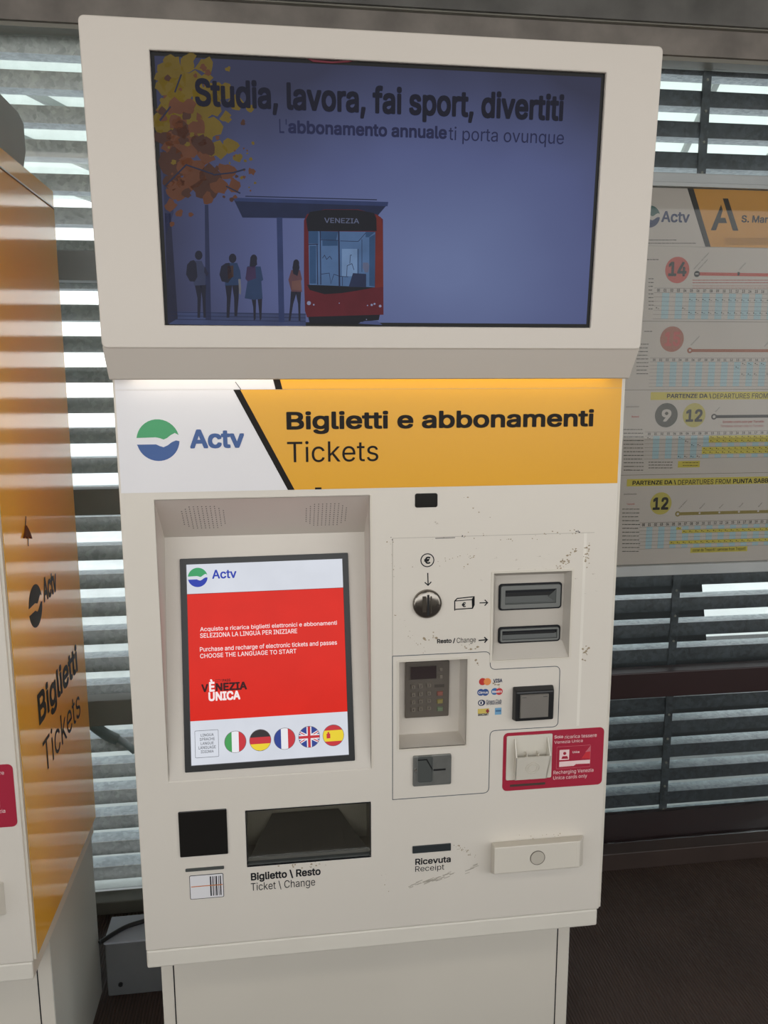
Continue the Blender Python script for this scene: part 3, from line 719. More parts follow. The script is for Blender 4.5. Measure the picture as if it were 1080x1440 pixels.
# motorised card slot
q = FP.R(580.4, 1062.5, 633.7, 1101); b = B(FP).m(STEELD).rrect(q, 0.003, 0, 0.005); cl = b.obj('card_slot', M, bevel=0.001); part_label(cl, 'grey zinc bank card slot with thumb hollow')
q2 = FP.R(586.4, 1063.6, 609, 1100, 0.005); b = B(FP).m(DGREY).rrect(q2, 0.006, 0.004, 0.0056); 
b.m(MGREY).rring(q2, 0.006, 0.0012, 0.005, 0.0072)
b.m(BLACKP).line([FP.p(587, 1069, .0056), FP.p(600, 1068, .0056), FP.p(608, 1081.5, .0056)], 0.002, 0.005, 0.0068); b.obj('thumb_hollow', cl)
b = B(FP).m(BLACKP).rect(FP.R(608, 1081.6, 626.5, 1082.6, 0.005), 0.0048, 0.0064); b.obj('slot', cl)
c0 = FP.p(584.5, 1082.6, 0.005); b = B(FP).m(STEEL).disc(c0, 0.0026, 0.005, 0.0075, 16); b.obj('rivet', cl)

# crimson card recharge sticker and holder
q = FP.R(708, 1031, 846, 1102.5)
b = B(FP).m(CRIMSON).rrect(q, 0.010, 0.0002, 0.0007); st = b.obj('recharge_sticker', M); part_label(st, 'crimson sticker with white words and small card picture')
Z2 = lambda x, y: (690 + x / 6.353, 940 + y / 6.353)
RZ = lambda a, b_, c, d, w=0.0: FP.R(*Z2(a, b_), *Z2(c, d), w=w)
b = B(FP).m(PALEPINK); wt = 0.0011
b.text('Solo', RZ(568, 597, 646, 620), wt, 0.015); b.text('ricarica tessere', RZ(662, 594, 945, 608), wt, 0)
b.text('Venezia Unica', RZ(568, 644, 820, 655), wt, 0); b.text('Recharging Venezia', RZ(560, 912, 915, 928), wt, 0); b.text('Unica cards only', RZ(558, 961, 858, 979), wt, 0)
qc = RZ(590, 700, 885, 876); b.m(mat('faded_rose', '#c06a74')).rring(qc, 0.002, 0.0006, 0.0006, 0.0010)
b.m(PALEPINK).rect(RZ(615, 728, 698, 812), 0.0006, 0.0010); b.rect(RZ(612, 832, 885, 860), 0.0006, 0.0010)
b.m(mat('bright_red_print', '#c4303a')).poly(FP.P([Z2(810, 802), Z2(890, 690), Z2(886, 803)]), 0.0006, 0.0010)
b.m(mat('faded_rose', '#c06a74')).poly(FP.P([Z2(845, 745), Z2(890, 690), Z2(888, 738)]), 0.0006, 0.0012)
b.m(CRIMSON).disc(FP.p(*Z2(660, 757)), 2.4 * k, 0.0008, 0.0013, 16); b.poly(FP.P([Z2(630, 806), Z2(640, 783), Z2(682, 780), Z2(692, 803)]), 0.0008, 0.0013)
b.poly(FP.P([Z2(612, 874), Z2(740, 868), Z2(760, 852), Z2(884, 846), Z2(884, 866)]), 0.0008, 0.0012)
b.m(PALEPINK).text('Unica', RZ(730, 735, 790, 752), wt, 0.02)
b.obj('sticker_print', st)
b = B(FP).m(mat('slot_brown', '#4a3a34')).rect(RZ(172, 1034, 485, 1034), 0.0005, 0.0012) if False else B(FP).m(mat('slot_brown', '#4a3a34')).rect(FP.R(717, 1103.2, 766.4, 1102.8), 0.0005, 0.0012)
b.obj('reader_slot', st)
HOLD = mat('cream_plastic', '#cfc9bc', rough=0.5)
b = B(FP).m(HOLD)
q = RZ(142, 603, 537, 968); b.rrect(q, 0.003, 0.0004, 0.003); ch = b.obj('card_holder', M, bevel=0.0008); part_label(ch, 'cream plastic pocket for travel cards')
pl = q[0] + (q[2] - q[0]) * .15; pr = q[0] + (q[2] - q[0]) * .91; vb_ = q[1] + 0.002; vm_ = q[1] + (q[3] - q[1]) * .60; vt_ = q[3] - 0.006
wf = 0.022
b = B(FP).m(HOLD)
V = [FP.at(pl + .003, vb_, 0.008), FP.at(pr - .003, vb_, 0.008), FP.at(pr, vm_, wf), FP.at(pl, vm_, wf), FP.at(pl + .003, vb_, 0.003), FP.at(pr - .003, vb_, 0.003), FP.at(pr, vm_, wf - .003), FP.at(pl, vm_, wf - .003)]
b.add(V, [(0, 1, 2, 3), (7, 6, 5, 4), (0, 4, 5, 1), (3, 2, 6, 7), (0, 3, 7, 4), (1, 5, 6, 2)])
b.obj('pocket_front', ch)
for u in (pl, pr):
    b = B(FP).m(HOLD); s_ = 0.003 if u == pl else -0.003
    V = [FP.at(u + s_, vb_, 0.003), FP.at(u + s_, vb_, 0.008), FP.at(u, vm_, wf), FP.at(u + s_ * .3, vt_, 0.005), FP.at(u + s_ * .3, vt_, 0.003)]
    V2 = [v + Vector((0.0025 if u == pl else -0.0025, 0, 0)) for v in V]
    b.add(V + V2, [(0, 1, 2, 3, 4), (9, 8, 7, 6, 5)] + [(i, 5 + i, 5 + (i + 1) % 5, (i + 1) % 5) for i in range(5)])
    b.obj('side_fin', ch)
for f in (.34, .67):
    b = B(FP).m(HOLD); u = pl + (pr - pl) * f
    b.box(u - .001, u + .001, -0.016, -0.003, ZT + vm_ - 0.012, ZT + vm_ + 0.004); b.obj('rib', ch)
nn = (vm_ - vb_); fc = ((pl + pr) / 2, vb_ + nn * .5)
FH2 = Frame(FP.at(pl, vb_, 0.0082), (1, 0, 0), FP.at(pl, vm_, wf + .0002) - FP.at(pl, vb_, 0.0082))
b = B(FH2).m(mat('cream_relief', '#c2bbad')).ring(circ(((pr - pl) / 2, 0.03), 0.0145), circ(((pr - pl) / 2, 0.03), 0.0138), -0.0005, 0.0006); b.ring(circ(((pr - pl) / 2, 0.03), 0.0095), circ(((pr - pl) / 2, 0.03), 0.009), -0.0005, 0.0006)
b.obj('embossed_ring', ch)

# scanner window, scanner slot, barcode sticker
q = FP.R(250.5, 1141.5, 321, 1199.6); b = B(FP).m(BLACKG).rrect(q, 0.002, 0.0, 0.003); o = b.obj('scanner_window', M, bevel=0.0008); part_label(o, 'black square scanner window')
b = B(FP).m(DGREY).rrect(FP.R(260.8, 1221.6, 315.2, 1221.2), 0.0015, 0.0, 0.002); b.obj('scanner_slot', M)
q = FP.R(266, 1231.5, 315.3, 1261)
b = B(FP).m(INKN).rrect(q, 0.003, 0.0, 0.0004); b.m(WHITEF).rrect((q[0] + .0012, q[1] + .0012, q[2] - .0012, q[3] - .0012), 0.002, 0.0, 0.0006)
b.m(INKN); ux = q[0] + (q[2] - q[0]) * .6
for wd, gp in ((2.4, 2.2), (1.6, 2.0), (.8, 1.4), (2.2, 2.4), (1.0, 1.8), (1.9, 1.2)):
    b.rect((ux, q[1] + .005, ux + wd * .0011, q[3] - .005), 0.0, 0.0009); ux += (wd + gp) * .0011
b.m(mat('orange_line', '#c9763a')).rect((q[0] + .003, (q[1] + q[3]) / 2 + .001, q[2] - .002, (q[1] + q[3]) / 2 + .0026), 0.0, 0.0011)
o = b.obj('code_sticker', M); part_label(o, 'white sticker with black bars and orange line')

# ticket and change tray
b = B(FP).m(mat('tray_grey', '#b0ada3', rough=0.4)).well(r_tray, -0.0005, (r_tray[0], r_tray[1], r_tray[2], r_tray[3] - 0.0), -0.075); tr = b.obj('ticket_tray', M); part_label(tr, 'dark ticket and change tray behind a smoked flap')
b = B(FP).m(mat('tray_chute', '#55534e', rough=0.3))
c_ = [(r_tray[0] + .004, -.012, r_tray[1] + .01), (r_tray[2] - .004, -.012, r_tray[1] + .01)]
V = [Vector((r_tray[0] + .004, .02, ZT + r_tray[1] + .006)), Vector((r_tray[2] - .004, .02, ZT + r_tray[1] + .006)), Vector((r_tray[2] - .06, .072, ZT + r_tray[1] + .07)), Vector((r_tray[0] + .05, .072, ZT + r_tray[1] + .07))]
b.add(V, [(0, 1, 2, 3)]); b.obj('chute', tr)
b = B(FP).m(glass_mat('smoked_acrylic', (0.78, 0.77, 0.74, 1), 0.9)).rect((r_tray[0] + .001, r_tray[1] + .014, r_tray[2] - .001, r_tray[3] - .001), -0.010, -0.007); b.obj('flap', tr)
b = B(FP).m(DGREY).rect((r_tray[0] + .001, r_tray[1] + .001, r_tray[2] - .001, r_tray[1] + .004), -0.012, -0.003); b.obj('sill', tr)
b = B(FP).m(INKN).rring((r_tray[0] - .0008, r_tray[1] - .0008, r_tray[2] + .0008, r_tray[3] + .0008), .001, .0018, -.001, .0006); b.obj('rim', tr)

# receipt slot and lock
b = B(FP).m(mat('slot_dark', '#2e3335', rough=0.4)).rrect(FP.R(580, 1189.6, 633.8, 1195.3), 0.0012, 0.0, 0.0025); b.obj('receipt_slot', M, bevel=0.0006)
wl_ = 0.024 * S
q0 = FP.R(691, 1184.5, 819, 1219); q1 = FP.R(695.5, 1192.5, 815, 1219.5, wl_)
b = B(FP).m(CREAM).frust((q0[0], q0[1] + 0.004, q0[2], q0[3]), 0, q1, wl_); lk = b.obj('lock_housing', M, bevel=0.002); part_label(lk, 'protruding cream bar with a round lock')
b = B(FP).m(RAIL).rect((q1[2] - 0.0065, q1[1] + .001, q1[2] - 0.0055, q1[3] - .001), wl_ - .001, wl_ + 0.0004)
b.obj('end_cap_seam', lk)
c0 = FP.p(755.8, 1206, wl_); b = B(FP).m(mat('lock_grey', '#b9b2a5', rough=0.45)).disc(c0, 10.9 * k, wl_ - .002, wl_ + .0012, 32); b.m(mat('lock_shadow_gap', '#6f695f')).ring(circ(c0, 11.3 * k), circ(c0, 10.4 * k), wl_ - .001, wl_ + .0016)
b.obj('lock_plug', lk)

# header with the advert screen
HB, HT = Vector((0, -0.055 * S, ZT + 0.041 * S)), Vector((0, -0.0775 * S, ZT + 0.4185 * S))
FH = Frame(HB, (1, 0, 0), HT - HB); HL = (HT - HB).length
hx0, hx1 = 0.0005, 0.7175 * S
r_scr = FH.R(210, 70, 830.5, 461)
b = B(FH).m(HEADC).ring(rr((hx0, 0, hx1, HL), 0.009), rr(r_scr, 0.0006), -0.03, 0)
hf = b.obj('header_front', M, bevel=0.0022)
b = B(FP).m(HEADC)
prof = [(HB.y + .0055, HB.z - .0005), (-0.0245 * S, ZT + 0.0018 * S), (-0.018 * S, ZT + 0.0012 * S), (0.0075, ZT + 0.014), (0.0075, ZT + 0.324 * S), (0.04, HT.z - 0.01), (HT.y + 0.032, HT.z - 0.004), (HB.y + 0.031, HB.z + 0.001)]
prof = [(HB.y + .001, HB.z + .003), (-0.0245 * S, ZT + 0.0018 * S), (-0.0200 * S, ZT + 0.0010 * S), (-0.0185 * S, ZT + 0.010 * S), (HB.y + 0.0305, HB.z + 0.004)]
b.prism_x(prof, hx0 + .0005, hx1 - .0005); b.obj('header_lip', M, bevel=0.0015)
b = B(FP).m(HEADC).prism_x([(HB.y + 0.031, HB.z + 0.004), (-0.0005, ZT + 0.012 * S), (-0.0005, ZT + 0.324 * S), (0.04, HT.z - 0.012), (HT.y + 0.0305, HT.z - 0.004)], hx0 + .002, hx1 - .002); b.obj('header_case', M)
b = B(FP).m(DARKSIDE).prism_x([(0.0405, ZT + 0.3245 * S), (0.236 * S, ZT + 0.3245 * S), (0.2525 * S, ZT + 0.352 * S), (0.2525 * S, ZT + 0.392 * S), (0.228 * S, ZT + 0.401 * S), (0.0405, ZT + 0.401 * S)], 0.004, XB); b.obj('rear_housing', M)
b = B(FP).m(LEDM).rect((0.03, 0.010 * S, W_ - 0.03, 0.0112 * S), 0.004, 0.018); o = b.obj('light_strip', M)
part_label(o, 'thin lit strip under the header')
# advert screen
BEZ = mat('black_bezel', '#070708', rough=0.35, spec=0.2)
b = B(FH).m(BEZ).rect((r_scr[0] - .001, r_scr[1] - .001, r_scr[2] + .001, r_scr[3] + .001), -0.012, -0.006)
sc = b.obj('advert_screen', M); part_label(sc, 'wide dim blue advert screen in the header')
bz = 0.0065
r_pic = (r_scr[0] + bz, r_scr[1] + bz, r_scr[2] - bz, r_scr[3] - bz)
m = mat('advert_backlight', '#5a648c', emit=1.0, rough=0.12, var=0.0); m.node_tree.nodes['Principled BSDF'].inputs['Specular IOR Level'].default_value = 0.08
nt = m.node_tree; bs = nt.nodes['Principled BSDF']; co = [n for n in nt.nodes if n.type == 'TEX_COORD'][0]
rp = [n for n in nt.nodes if n.type == 'VALTORGB'][0]
mp = nt.nodes.new('ShaderNodeMapping'); mp.inputs['Location'].default_value = (-0.58, 0, -1.80); mp.inputs['Scale'].default_value = (1.0, 1.0, 1.0); mp.vector_type = 'POINT'
wob = nt.nodes.new('ShaderNodeTexNoise'); wob.inputs['Scale'].default_value = 5.0
vec = nt.nodes.new('ShaderNodeVectorMath'); vec.operation = 'LENGTH'
cmb = nt.nodes.new('ShaderNodeVectorMath'); cmb.operation = 'MULTIPLY'; cmb.inputs[1].default_value = (1.75, 0.0, 2.6)
nt.links.new(co.outputs['Object'], mp.inputs['Vector']); nt.links.new(mp.outputs[0], cmb.inputs[0]); nt.links.new(cmb.outputs[0], vec.inputs[0])
nt.links.new(co.outputs['Object'], wob.inputs['Vector'])
ad = nt.nodes.new('ShaderNodeMath'); ad.operation = 'MULTIPLY_ADD'; ad.inputs[1].default_value = 0.25; nt.links.new(wob.outputs['Fac'], ad.inputs[0]); nt.links.new(vec.outputs['Value'], ad.inputs[2])
nt.links.new(ad.outputs[0], rp.inputs[0])
rp.color_ramp.elements[0].position = 0.2; rp.color_ramp.elements[0].color = lin('#5c688f')
rp.color_ramp.elements[1].position = 1.05; rp.color_ramp.elements[1].color = lin('#2c2e44')
e3 = rp.color_ramp.elements.new(0.62); e3.color = lin('#495179')
b = B(FH).m(m).rect(r_pic, -0.0065, -0.0050); b.obj('display', sc)
def A(n, h):
    m_ = mat('advert_' + n, h, emit=0.72, rough=0.12, var=0.12, vscale=30); m_.node_tree.nodes['Principled BSDF'].inputs['Specular IOR Level'].default_value = 0.08
    return m_
FA = lambda pts: FH.P(pts, -0.005)
def apoly(b, mt, pts, lay): b.m(mt).poly(FA(pts), -0.0052, -0.005 + lay * 0.00012)
# autumn tree
b = B(FH); DK, OR, YL, BR = A('trunk', '#23253a'), A('orange', '#5c3724'), A('yellow', '#66541a'), A('brown', '#43291f')
apoly(b, DK, [(232, 300), (240, 300), (250, 448), (236, 456)], 1)
apoly(b, A('trunk_light', '#2b2f4a'), [(227, 200), (238, 180), (244, 300), (233, 330)], 1)
def blob(x, y, r, mt, lay, sq=1.0):
    n = 11; apoly(b, mt, [(x + r * random.uniform(.55, 1.15) * math.cos(6.283 * i / n), y + sq * r * random.uniform(.55, 1.15) * math.sin(6.283 * i / n)) for i in range(n)], lay)
rnd = random.Random(3)
for x, y, r, m_ in ((236, 96, 16, YL), (246, 120, 26, YL), (268, 118, 22, YL), (262, 92, 13, YL), (285, 142, 22, YL), (300, 128, 15, YL), (296, 178, 18, YL), (262, 160, 26, OR), (240, 150, 22, OR), (240, 190, 26, BR), (266, 200, 24, OR), (290, 215, 17, OR), (246, 232, 24, BR), (272, 240, 24, OR), (296, 248, 18, BR), (252, 266, 18, OR), (284, 266, 15, BR)): blob(x, y, r, m_, 1.5)
for i in range(46):
    x = 226 + abs(rnd.gauss(0, 34)); y = rnd.uniform(84, 182)
    if x > 322 - abs(y - 135) * .75: x = 235 + rnd.random() * 52
    blob(x, y, rnd.uniform(7, 17), YL, 2 + i % 3)
for x, y, r in ((318, 128, 13), (332, 145, 12), (300, 150, 18), (318, 165, 9), (322, 205, 14), (305, 210, 15), (335, 222, 7), (290, 190, 16), (352, 152, 6)): blob(x, y, r, YL, 4)
for i in range(44):
    x = 228 + abs(rnd.gauss(0, 38)); y = rnd.uniform(150, 282)
    if x > 330 or (x > 300 and y < 215): x = 232 + rnd.random() * 62
    blob(x, y, rnd.uniform(6, 15), OR if i % 2 else BR, 5 + i % 3)
for x, y, r in ((318, 240, 14), (330, 262, 10), (310, 262, 14), (240, 288, 9), (252, 300, 6), (292, 280, 10), (286, 95, 5), (292, 103, 5), (288, 118, 3), (354, 241, 6), (268, 302, 4), (242, 315, 4)): blob(x, y, r, OR, 8)
for i in range(26): blob(rnd.uniform(225, 345), rnd.uniform(90, 290), rnd.uniform(2, 5), (YL, OR, BR)[i % 3], 9)
for i in range(16): blob(rnd.uniform(322, 366), rnd.uniform(190, 272), rnd.uniform(1, 3), (YL, OR)[i % 2], 9)
for p in ([(255, 105), (246, 130)], [(232, 262), (262, 232), (300, 245)], [(300, 246), (328, 243), (345, 238)], [(318, 262), (338, 272)], [(225, 170), (240, 150)]): b.m(DK).line(FA(p), 0.0022, -0.005, -0.0036)
b.obj('tree_picture', sc)
# shelter
b = B(FH); NV, NV2 = A('navy', '#1b2442'), A('navy_light', '#2a3760')
apoly(b, NV, [(328, 279), (546, 286), (527, 308), (341, 306)], 1); apoly(b, NV2, [(328, 278), (546, 284), (545, 290), (331, 283)], 2)
b.m(NV).line(FA([(345, 276), (530, 281)]), 0.0016, -0.005, -0.0046)
apoly(b, NV2, [(389, 306), (397, 306), (400, 453), (392, 453)], 3); apoly(b, A('post', '#262d4c'), [(288, 288), (293, 288), (297, 450), (289, 450)], 2)
apoly(b, A('kerb', '#3a4468'), [(240, 438), (430, 441), (430, 459), (238, 456)], 0.5)
for y in (439, 444, 449): b.m(NV).line(FA([(240, y), (430, y + 3)]), 0.0009, -0.005, -0.00475)
b.obj('shelter_picture', sc)
# four waiting figures
b = B(FH)
ZP = lambda pts: [(210 + x / 4.696, 270 + y / 4.696) for x, y in pts]
D1, D2, D3, SK, TL, OG, PU = A('dark1', '#1e2030'), A('dark2', '#2b3048'), A('dark3', '#24263c'), A('skin', '#3b2c31'), A('teal', '#25395a'), A('coat', '#5a3d44'), A('plum', '#382a4a')
def figure(ox, head, torso, legs, extra, mt, mtleg):
    b = B(FH)
    cx, cy, rr_ = head; n = 14
    apoly(b, D1, ZP([(cx + rr_ * math.cos(6.283 * i / n), cy + rr_ * 1.25 * math.sin(6.283 * i / n)) for i in range(n)]), 4)
    apoly(b, mt, ZP(torso), 5)
    for l in legs: apoly(b, mtleg, ZP(l), 4)
    for m_, e in extra: apoly(b, m_, ZP(e), 6)
    b.obj('figure_picture', sc)
figure(0, (326, 418, 25), [(295, 455), (345, 455), (365, 500), (372, 560), (370, 615), (295, 618), (285, 540)], [[(300, 612), (345, 612), (342, 690), (335, 830), (318, 830), (318, 700)], [(335, 612), (375, 612), (372, 700), (374, 830), (358, 830), (350, 700)]], [(D1, [(295, 450), (310, 470), (318, 560), (300, 592), (268, 590), (243, 545), (250, 480), (272, 455)]), (D3, [(365, 490), (392, 540), (380, 560), (362, 530)])], A('shirt1', '#353b55'), D1)
figure(0, (550, 438, 25), [(525, 470), (580, 468), (600, 520), (606, 575), (586, 580), (590, 615), (500, 618), (500, 500)], [[(500, 605), (548, 605), (538, 700), (528, 830), (510, 830), (512, 700)], [(545, 605), (592, 605), (590, 700), (580, 820), (562, 820), (560, 700)]], [(D1, [(505, 470), (530, 468), (550, 560), (520, 600), (478, 590), (463, 545), (475, 490)]), (A('bag', '#3c2c2a'), [(515, 490), (555, 485), (556, 560), (520, 575)]), (A('arm', '#6a6a70'), [(588, 575), (602, 575), (607, 640), (603, 680), (593, 670)])], TL, D1)
figure(0, (690, 440, 22), [(650, 490), (735, 492), (752, 580), (740, 590), (748, 705), (690, 712), (630, 702), (648, 590), (634, 570)], [[(675, 705), (705, 705), (702, 840), (690, 850), (686, 760)], [(715, 705), (745, 705), (740, 840), (730, 850), (722, 760)]], [(D1, [(668, 430), (708, 430), (712, 480), (690, 500), (662, 490)]), (PU, [(645, 495), (700, 490), (705, 570), (650, 590), (635, 575)])], TL, D1)
figure(0, (970, 470, 20), [(938, 515), (995, 515), (1008, 575), (1002, 590), (1008, 660), (938, 658), (918, 580)], [[(935, 655), (975, 655), (950, 740), (932, 850), (920, 850), (930, 740)], [(965, 655), (1002, 655), (998, 750), (998, 852), (986, 850), (982, 740)]], [(D1, [(952, 460), (985, 455), (992, 500), (978, 555), (950, 540), (945, 500)]), (A('coat2', '#6a4a46'), [(940, 590), (1000, 580), (1006, 650), (940, 645)])], OG, D1)
# tram front
b = B(FH); ZQ = lambda pts: [(400 + x / 6.75, 270 + y / 6.75) for x, y in pts]
RD, RD2, BK, GL, GL2 = A('red', '#5a1a24'), A('red_side', '#6b2420'), A('black', '#14161f'), A('glass', '#4c6a94'), A('glass_dark', '#2b4a70')
apoly(b, RD, ZQ([(185, 270), (215, 210), (380, 165), (700, 165), (880, 215), (935, 260), (940, 1165), (215, 1190), (195, 1130), (185, 800)]), 3)
apoly(b, RD2, ZQ([(870, 215), (915, 240), (932, 330), (938, 900), (862, 910)]), 4)
apoly(b, BK, ZQ([(205, 260), (240, 190), (390, 168), (690, 170), (850, 200), (872, 250), (875, 370), (222, 372)]), 5)
apoly(b, BK, ZQ([(215, 880), (860, 905), (700, 935), (540, 960), (380, 970), (240, 930)]), 5)
apoly(b, GL, ZQ([(228, 372), (862, 378), (858, 905), (235, 885)]), 4.5)
for q in ([(228, 372), (320, 372), (320, 488), (228, 488)], [(330, 372), (508, 375), (490, 460), (350, 455)], [(238, 510), (300, 510), (300, 870), (240, 870)], [(770, 378), (862, 378), (800, 430), (770, 430)], [(805, 430), (860, 400), (858, 900), (805, 890)], [(360, 460), (505, 460), (505, 510), (360, 512)]): apoly(b, GL2, ZQ(q), 5.2)
apoly(b, A('glass_light', '#6f8cb4'), ZQ([(545, 540), (690, 540), (690, 800), (545, 800)]), 5.2)
apoly(b, A('seat', '#222c4a'), ZQ([(650, 770), (775, 778), (775, 905), (610, 900)]), 5.6)
apoly(b, A('face', '#59607c'), ZQ([(745, 670), (795, 672), (805, 700), (795, 760), (765, 765), (742, 720)]), 5.8)
b.m(NV)
for p in ([(515, 372), (522, 900)], [(340, 372), (345, 880)], [(228, 498), (320, 495)], [(310, 500), (315, 880)]): b.line(FA(ZQ(p)), 0.0026 if p[0][0] == 515 else 0.0016, -0.005, -0.0041)
for p in ([(350, 780), (425, 770), (440, 870), (470, 780), (520, 800), (605, 805)], [(550, 805), (550, 890)], [(360, 630), (380, 600), (400, 640), (430, 610), (450, 640)], [(590, 800), (595, 700), (640, 680), (660, 740)], [(620, 680), (625, 600), (640, 600)], [(700, 540), (700, 780)], [(340, 455), (510, 460)], [(530, 465), (700, 470), (770, 390)], [(735, 450), (735, 760)]): b.line(FA(ZQ(p)), 0.0009, -0.005, -0.0041)
apoly(b, BK, ZQ([(225, 1185), (905, 1165), (895, 1215), (720, 1235), (690, 1255), (240, 1250)]), 6)
LT = A('lamp', '#8a90b0')
for x, y, r in ((232, 1055, 20), (278, 1070, 8), (828, 1072, 11), (855, 1062, 10), (908, 1083, 13), (788, 1077, 6), (778, 1210, 5), (520, 1055, 5)):
    apoly(b, LT, ZQ([(x + r * math.cos(.785 * i), y + r * math.sin(.785 * i)) for i in range(8)]), 7)
apoly(b, A('road', '#4a5480'), ZQ([(700, 1250), (760, 1225), (880, 1222), (930, 1262)]), 6.2)
b.m(A('sign', '#5d6480')).text('VENEZIA', FH.R(*ZQ([(378, 245)])[0], *ZQ([(708, 300)])[0], w=-0.005), -0.004, 0.01)
b.obj('tram_picture', sc)
b = B(FH); TX = A('text', '#070820'); TX2 = A('text_soft', '#1a1f45')
b.m(TX).text('Studia, lavora, fai sport, divertiti', FH.R(273, 108.5, 791, 180, w=-0.005), -0.0036, 0.028)
b.m(TX2).text("L'", FH.R(392.5, 167.5, 403.5, 187.5, w=-0.005), -0.0036, 0.004)
b.text('abbonamento annuale', FH.R(405, 169, 628, 196, w=-0.005), -0.0036, 0.026); b.text('ti porta ovunque', FH.R(631, 178, 792, 208, w=-0.005), -0.0036, -0.004)
b.m(A('red_arc', '#6a2a34')); c0 = FH.p(467, 78, -0.005)
b.poly(FA([(428, 80), (440, 84), (467, 86.5), (490, 85.5), (506, 83), (490, 87.5), (467, 89), (440, 87)]), -0.0052, -0.0044)
b.obj('advert_lettering', sc)

# second machine to the left: copy of the whole machine
def copy_tree(o, parent=None):
    c = o.copy(); C.objects.link(c)
    if parent is not None: c.parent = parent
    for chd in list(o.children): copy_tree(chd, c)
    return c
M2 = copy_tree(M); M2.location.x -= 0.8832 * S
M2['label'] = 'ticket machine seen from the side, its glossy ochre flank lettered Biglietti Tickets'

# ------------------------------------------------------------------ the shelter behind
YW = 0.66 * S
GALV = galvanised('weathered_zinc', '#8d8b84', '#c9c5bb', 90); GALV2 = galvanised('dark_zinc', '#24272a', '#454b50', 90); ZTOP = galvanised('sky_lit_zinc', '#868e95', '#bcc4ca', 90)  # sky light on flanges and shade on right-hand faces put into the colours
CONC = mat('weathered_grey_steel', '#7d766f', rough=0.7, var=0.25, vscale=9, bump=0.3, bscale=40)
BEAMD = mat('stained_dark_steel', '#62605c', rough=0.65, var=0.3, vscale=7, bump=0.3, bscale=40)
FRAMEG = mat('grey_window_frame', '#a9adad', rough=0.45, var=0.08)
FRAMED = mat('dark_bronze_frame', '#7d7a70', rough=0.45, var=0.1)
MAROON = mat('dark_maroon_frame', '#2c1a1a', rough=0.4, var=0.1)
FW = Frame((0, YW, ZT), (1, 0, 0), (0, 0, 1))
XL, XJ, XR = -2.4, 0.62, 3.6
zz = lambda x, y: FW.p(x, y)[1] + ZT
# top beam, two flanges and joint strips
b = B(FW).m(CONC).box(XL, XR, YW - 0.02, YW + 0.06, zz(1000, 84), zz(1000, 47)); b.m(BEAMD).box(XL, XR, YW - 0.045, YW + 0.06, zz(1000, 45), ZT + 1.35)
b.m(FRAMED).box(XL, XR, YW - 0.035, YW + 0.05, zz(1000, 47), zz(1000, 43)); b.box(XL, XR, YW - 0.01, YW + 0.05, zz(1000, 90), zz(1000, 84.2))
struct(b.obj('trim_1'))
b = B(FW).m(FRAMED).box(XJ - 0.03, XJ + 0.03, YW - 0.03, YW + 0.05, FLZ, zz(1000, 90)); struct(b.obj('trim_2'))
def bar(n, mt, x0, x1, za, zb, d=0.03): struct(B(FW).m(mt).box(x0, x1, YW - d, YW + d, za, zb).obj('trim_%d' % n, bevel=0.003))
bar(3, FRAMEG, XL, XJ - .031, zz(110, 396), zz(110, 354)); bar(4, FRAMED, XL, XJ - .031, zz(150, 722), zz(150, 686))
bar(5, FRAMED, XL, XJ - .031, zz(155, 1015), zz(155, 980)); bar(6, FRAMED, XL, XJ - .031, FLZ, zz(170, 1259))
bar(7, FRAMEG, XJ + .031, XR, zz(1000, 263), zz(1000, 248)); bar(8, MAROON, XJ + .031, XR, zz(950, 974), zz(950, 939))
bar(9, mat('dark_brown_sill', '#3a2e29', rough=0.5, var=0.15), XJ + .031, XR, FLZ, zz(950, 1186))
GLASS = [glass_mat('dusty_hazy_pane', gl=0.35, dust_haze=0.14), glass_mat('clear_pane', gl=0.35, dust_haze=0.025)]
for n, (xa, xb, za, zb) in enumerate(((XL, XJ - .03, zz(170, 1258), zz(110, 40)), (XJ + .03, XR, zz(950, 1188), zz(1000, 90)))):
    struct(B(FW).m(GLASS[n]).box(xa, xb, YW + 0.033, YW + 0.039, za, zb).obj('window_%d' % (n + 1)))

# louvres outside the glass
def louvre(label, x0, x1, phase, zlo, zhi, mt, posts, pitch=0.0668 * S, dark_strip=0.0, top=None):
    t = thing('louvre_screen', label, 'louvre', ((x0 + x1) / 2, 0.74 * S, zlo), None)
    b = B(FW).m(mt); hs, dp, th = 0.034 * S, 0.045 * S, 0.003; y0 = 0.72 * S
    z = phase
    while z > zlo: z -= pitch
    while z < zhi:
        z += pitch
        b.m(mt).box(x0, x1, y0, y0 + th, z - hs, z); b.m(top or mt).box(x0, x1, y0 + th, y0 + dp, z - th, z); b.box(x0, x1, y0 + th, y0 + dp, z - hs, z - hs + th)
    b.obj('slats', t)
    for x in posts:
        b = B(FW).m(GALV2).box(x - .013, x + .013, y0 - .008, y0 - .001, zlo, zhi); p = b.obj('upright', t)
        b = B(FW).m(FRAMED)
        z = zlo + .1
        while z < zhi: 
            b.F = Frame((0, y0 - .008, 0), (1, 0, 0), (0, 0, 1)); b.disc((x, z), .004, 0, .003, 8); z += pitch
        b.obj('rivets', p)
    if dark_strip:  # added dark strip that hides the bright ground under the slats
        B(FW).m(MAROON).box(x0, x1, 0.72 * S - .02, 0.72 * S - .001, 0.0, dark_strip).obj('added_dark_strip', t)
    return t
louvre('weathered zinc louvre slats seen in the gap between the two ticket machines', XL, XJ + .2, ZT - 0.037 * S, 0.02, 3.0, GALV, [-1.3, -0.75], top=ZTOP)
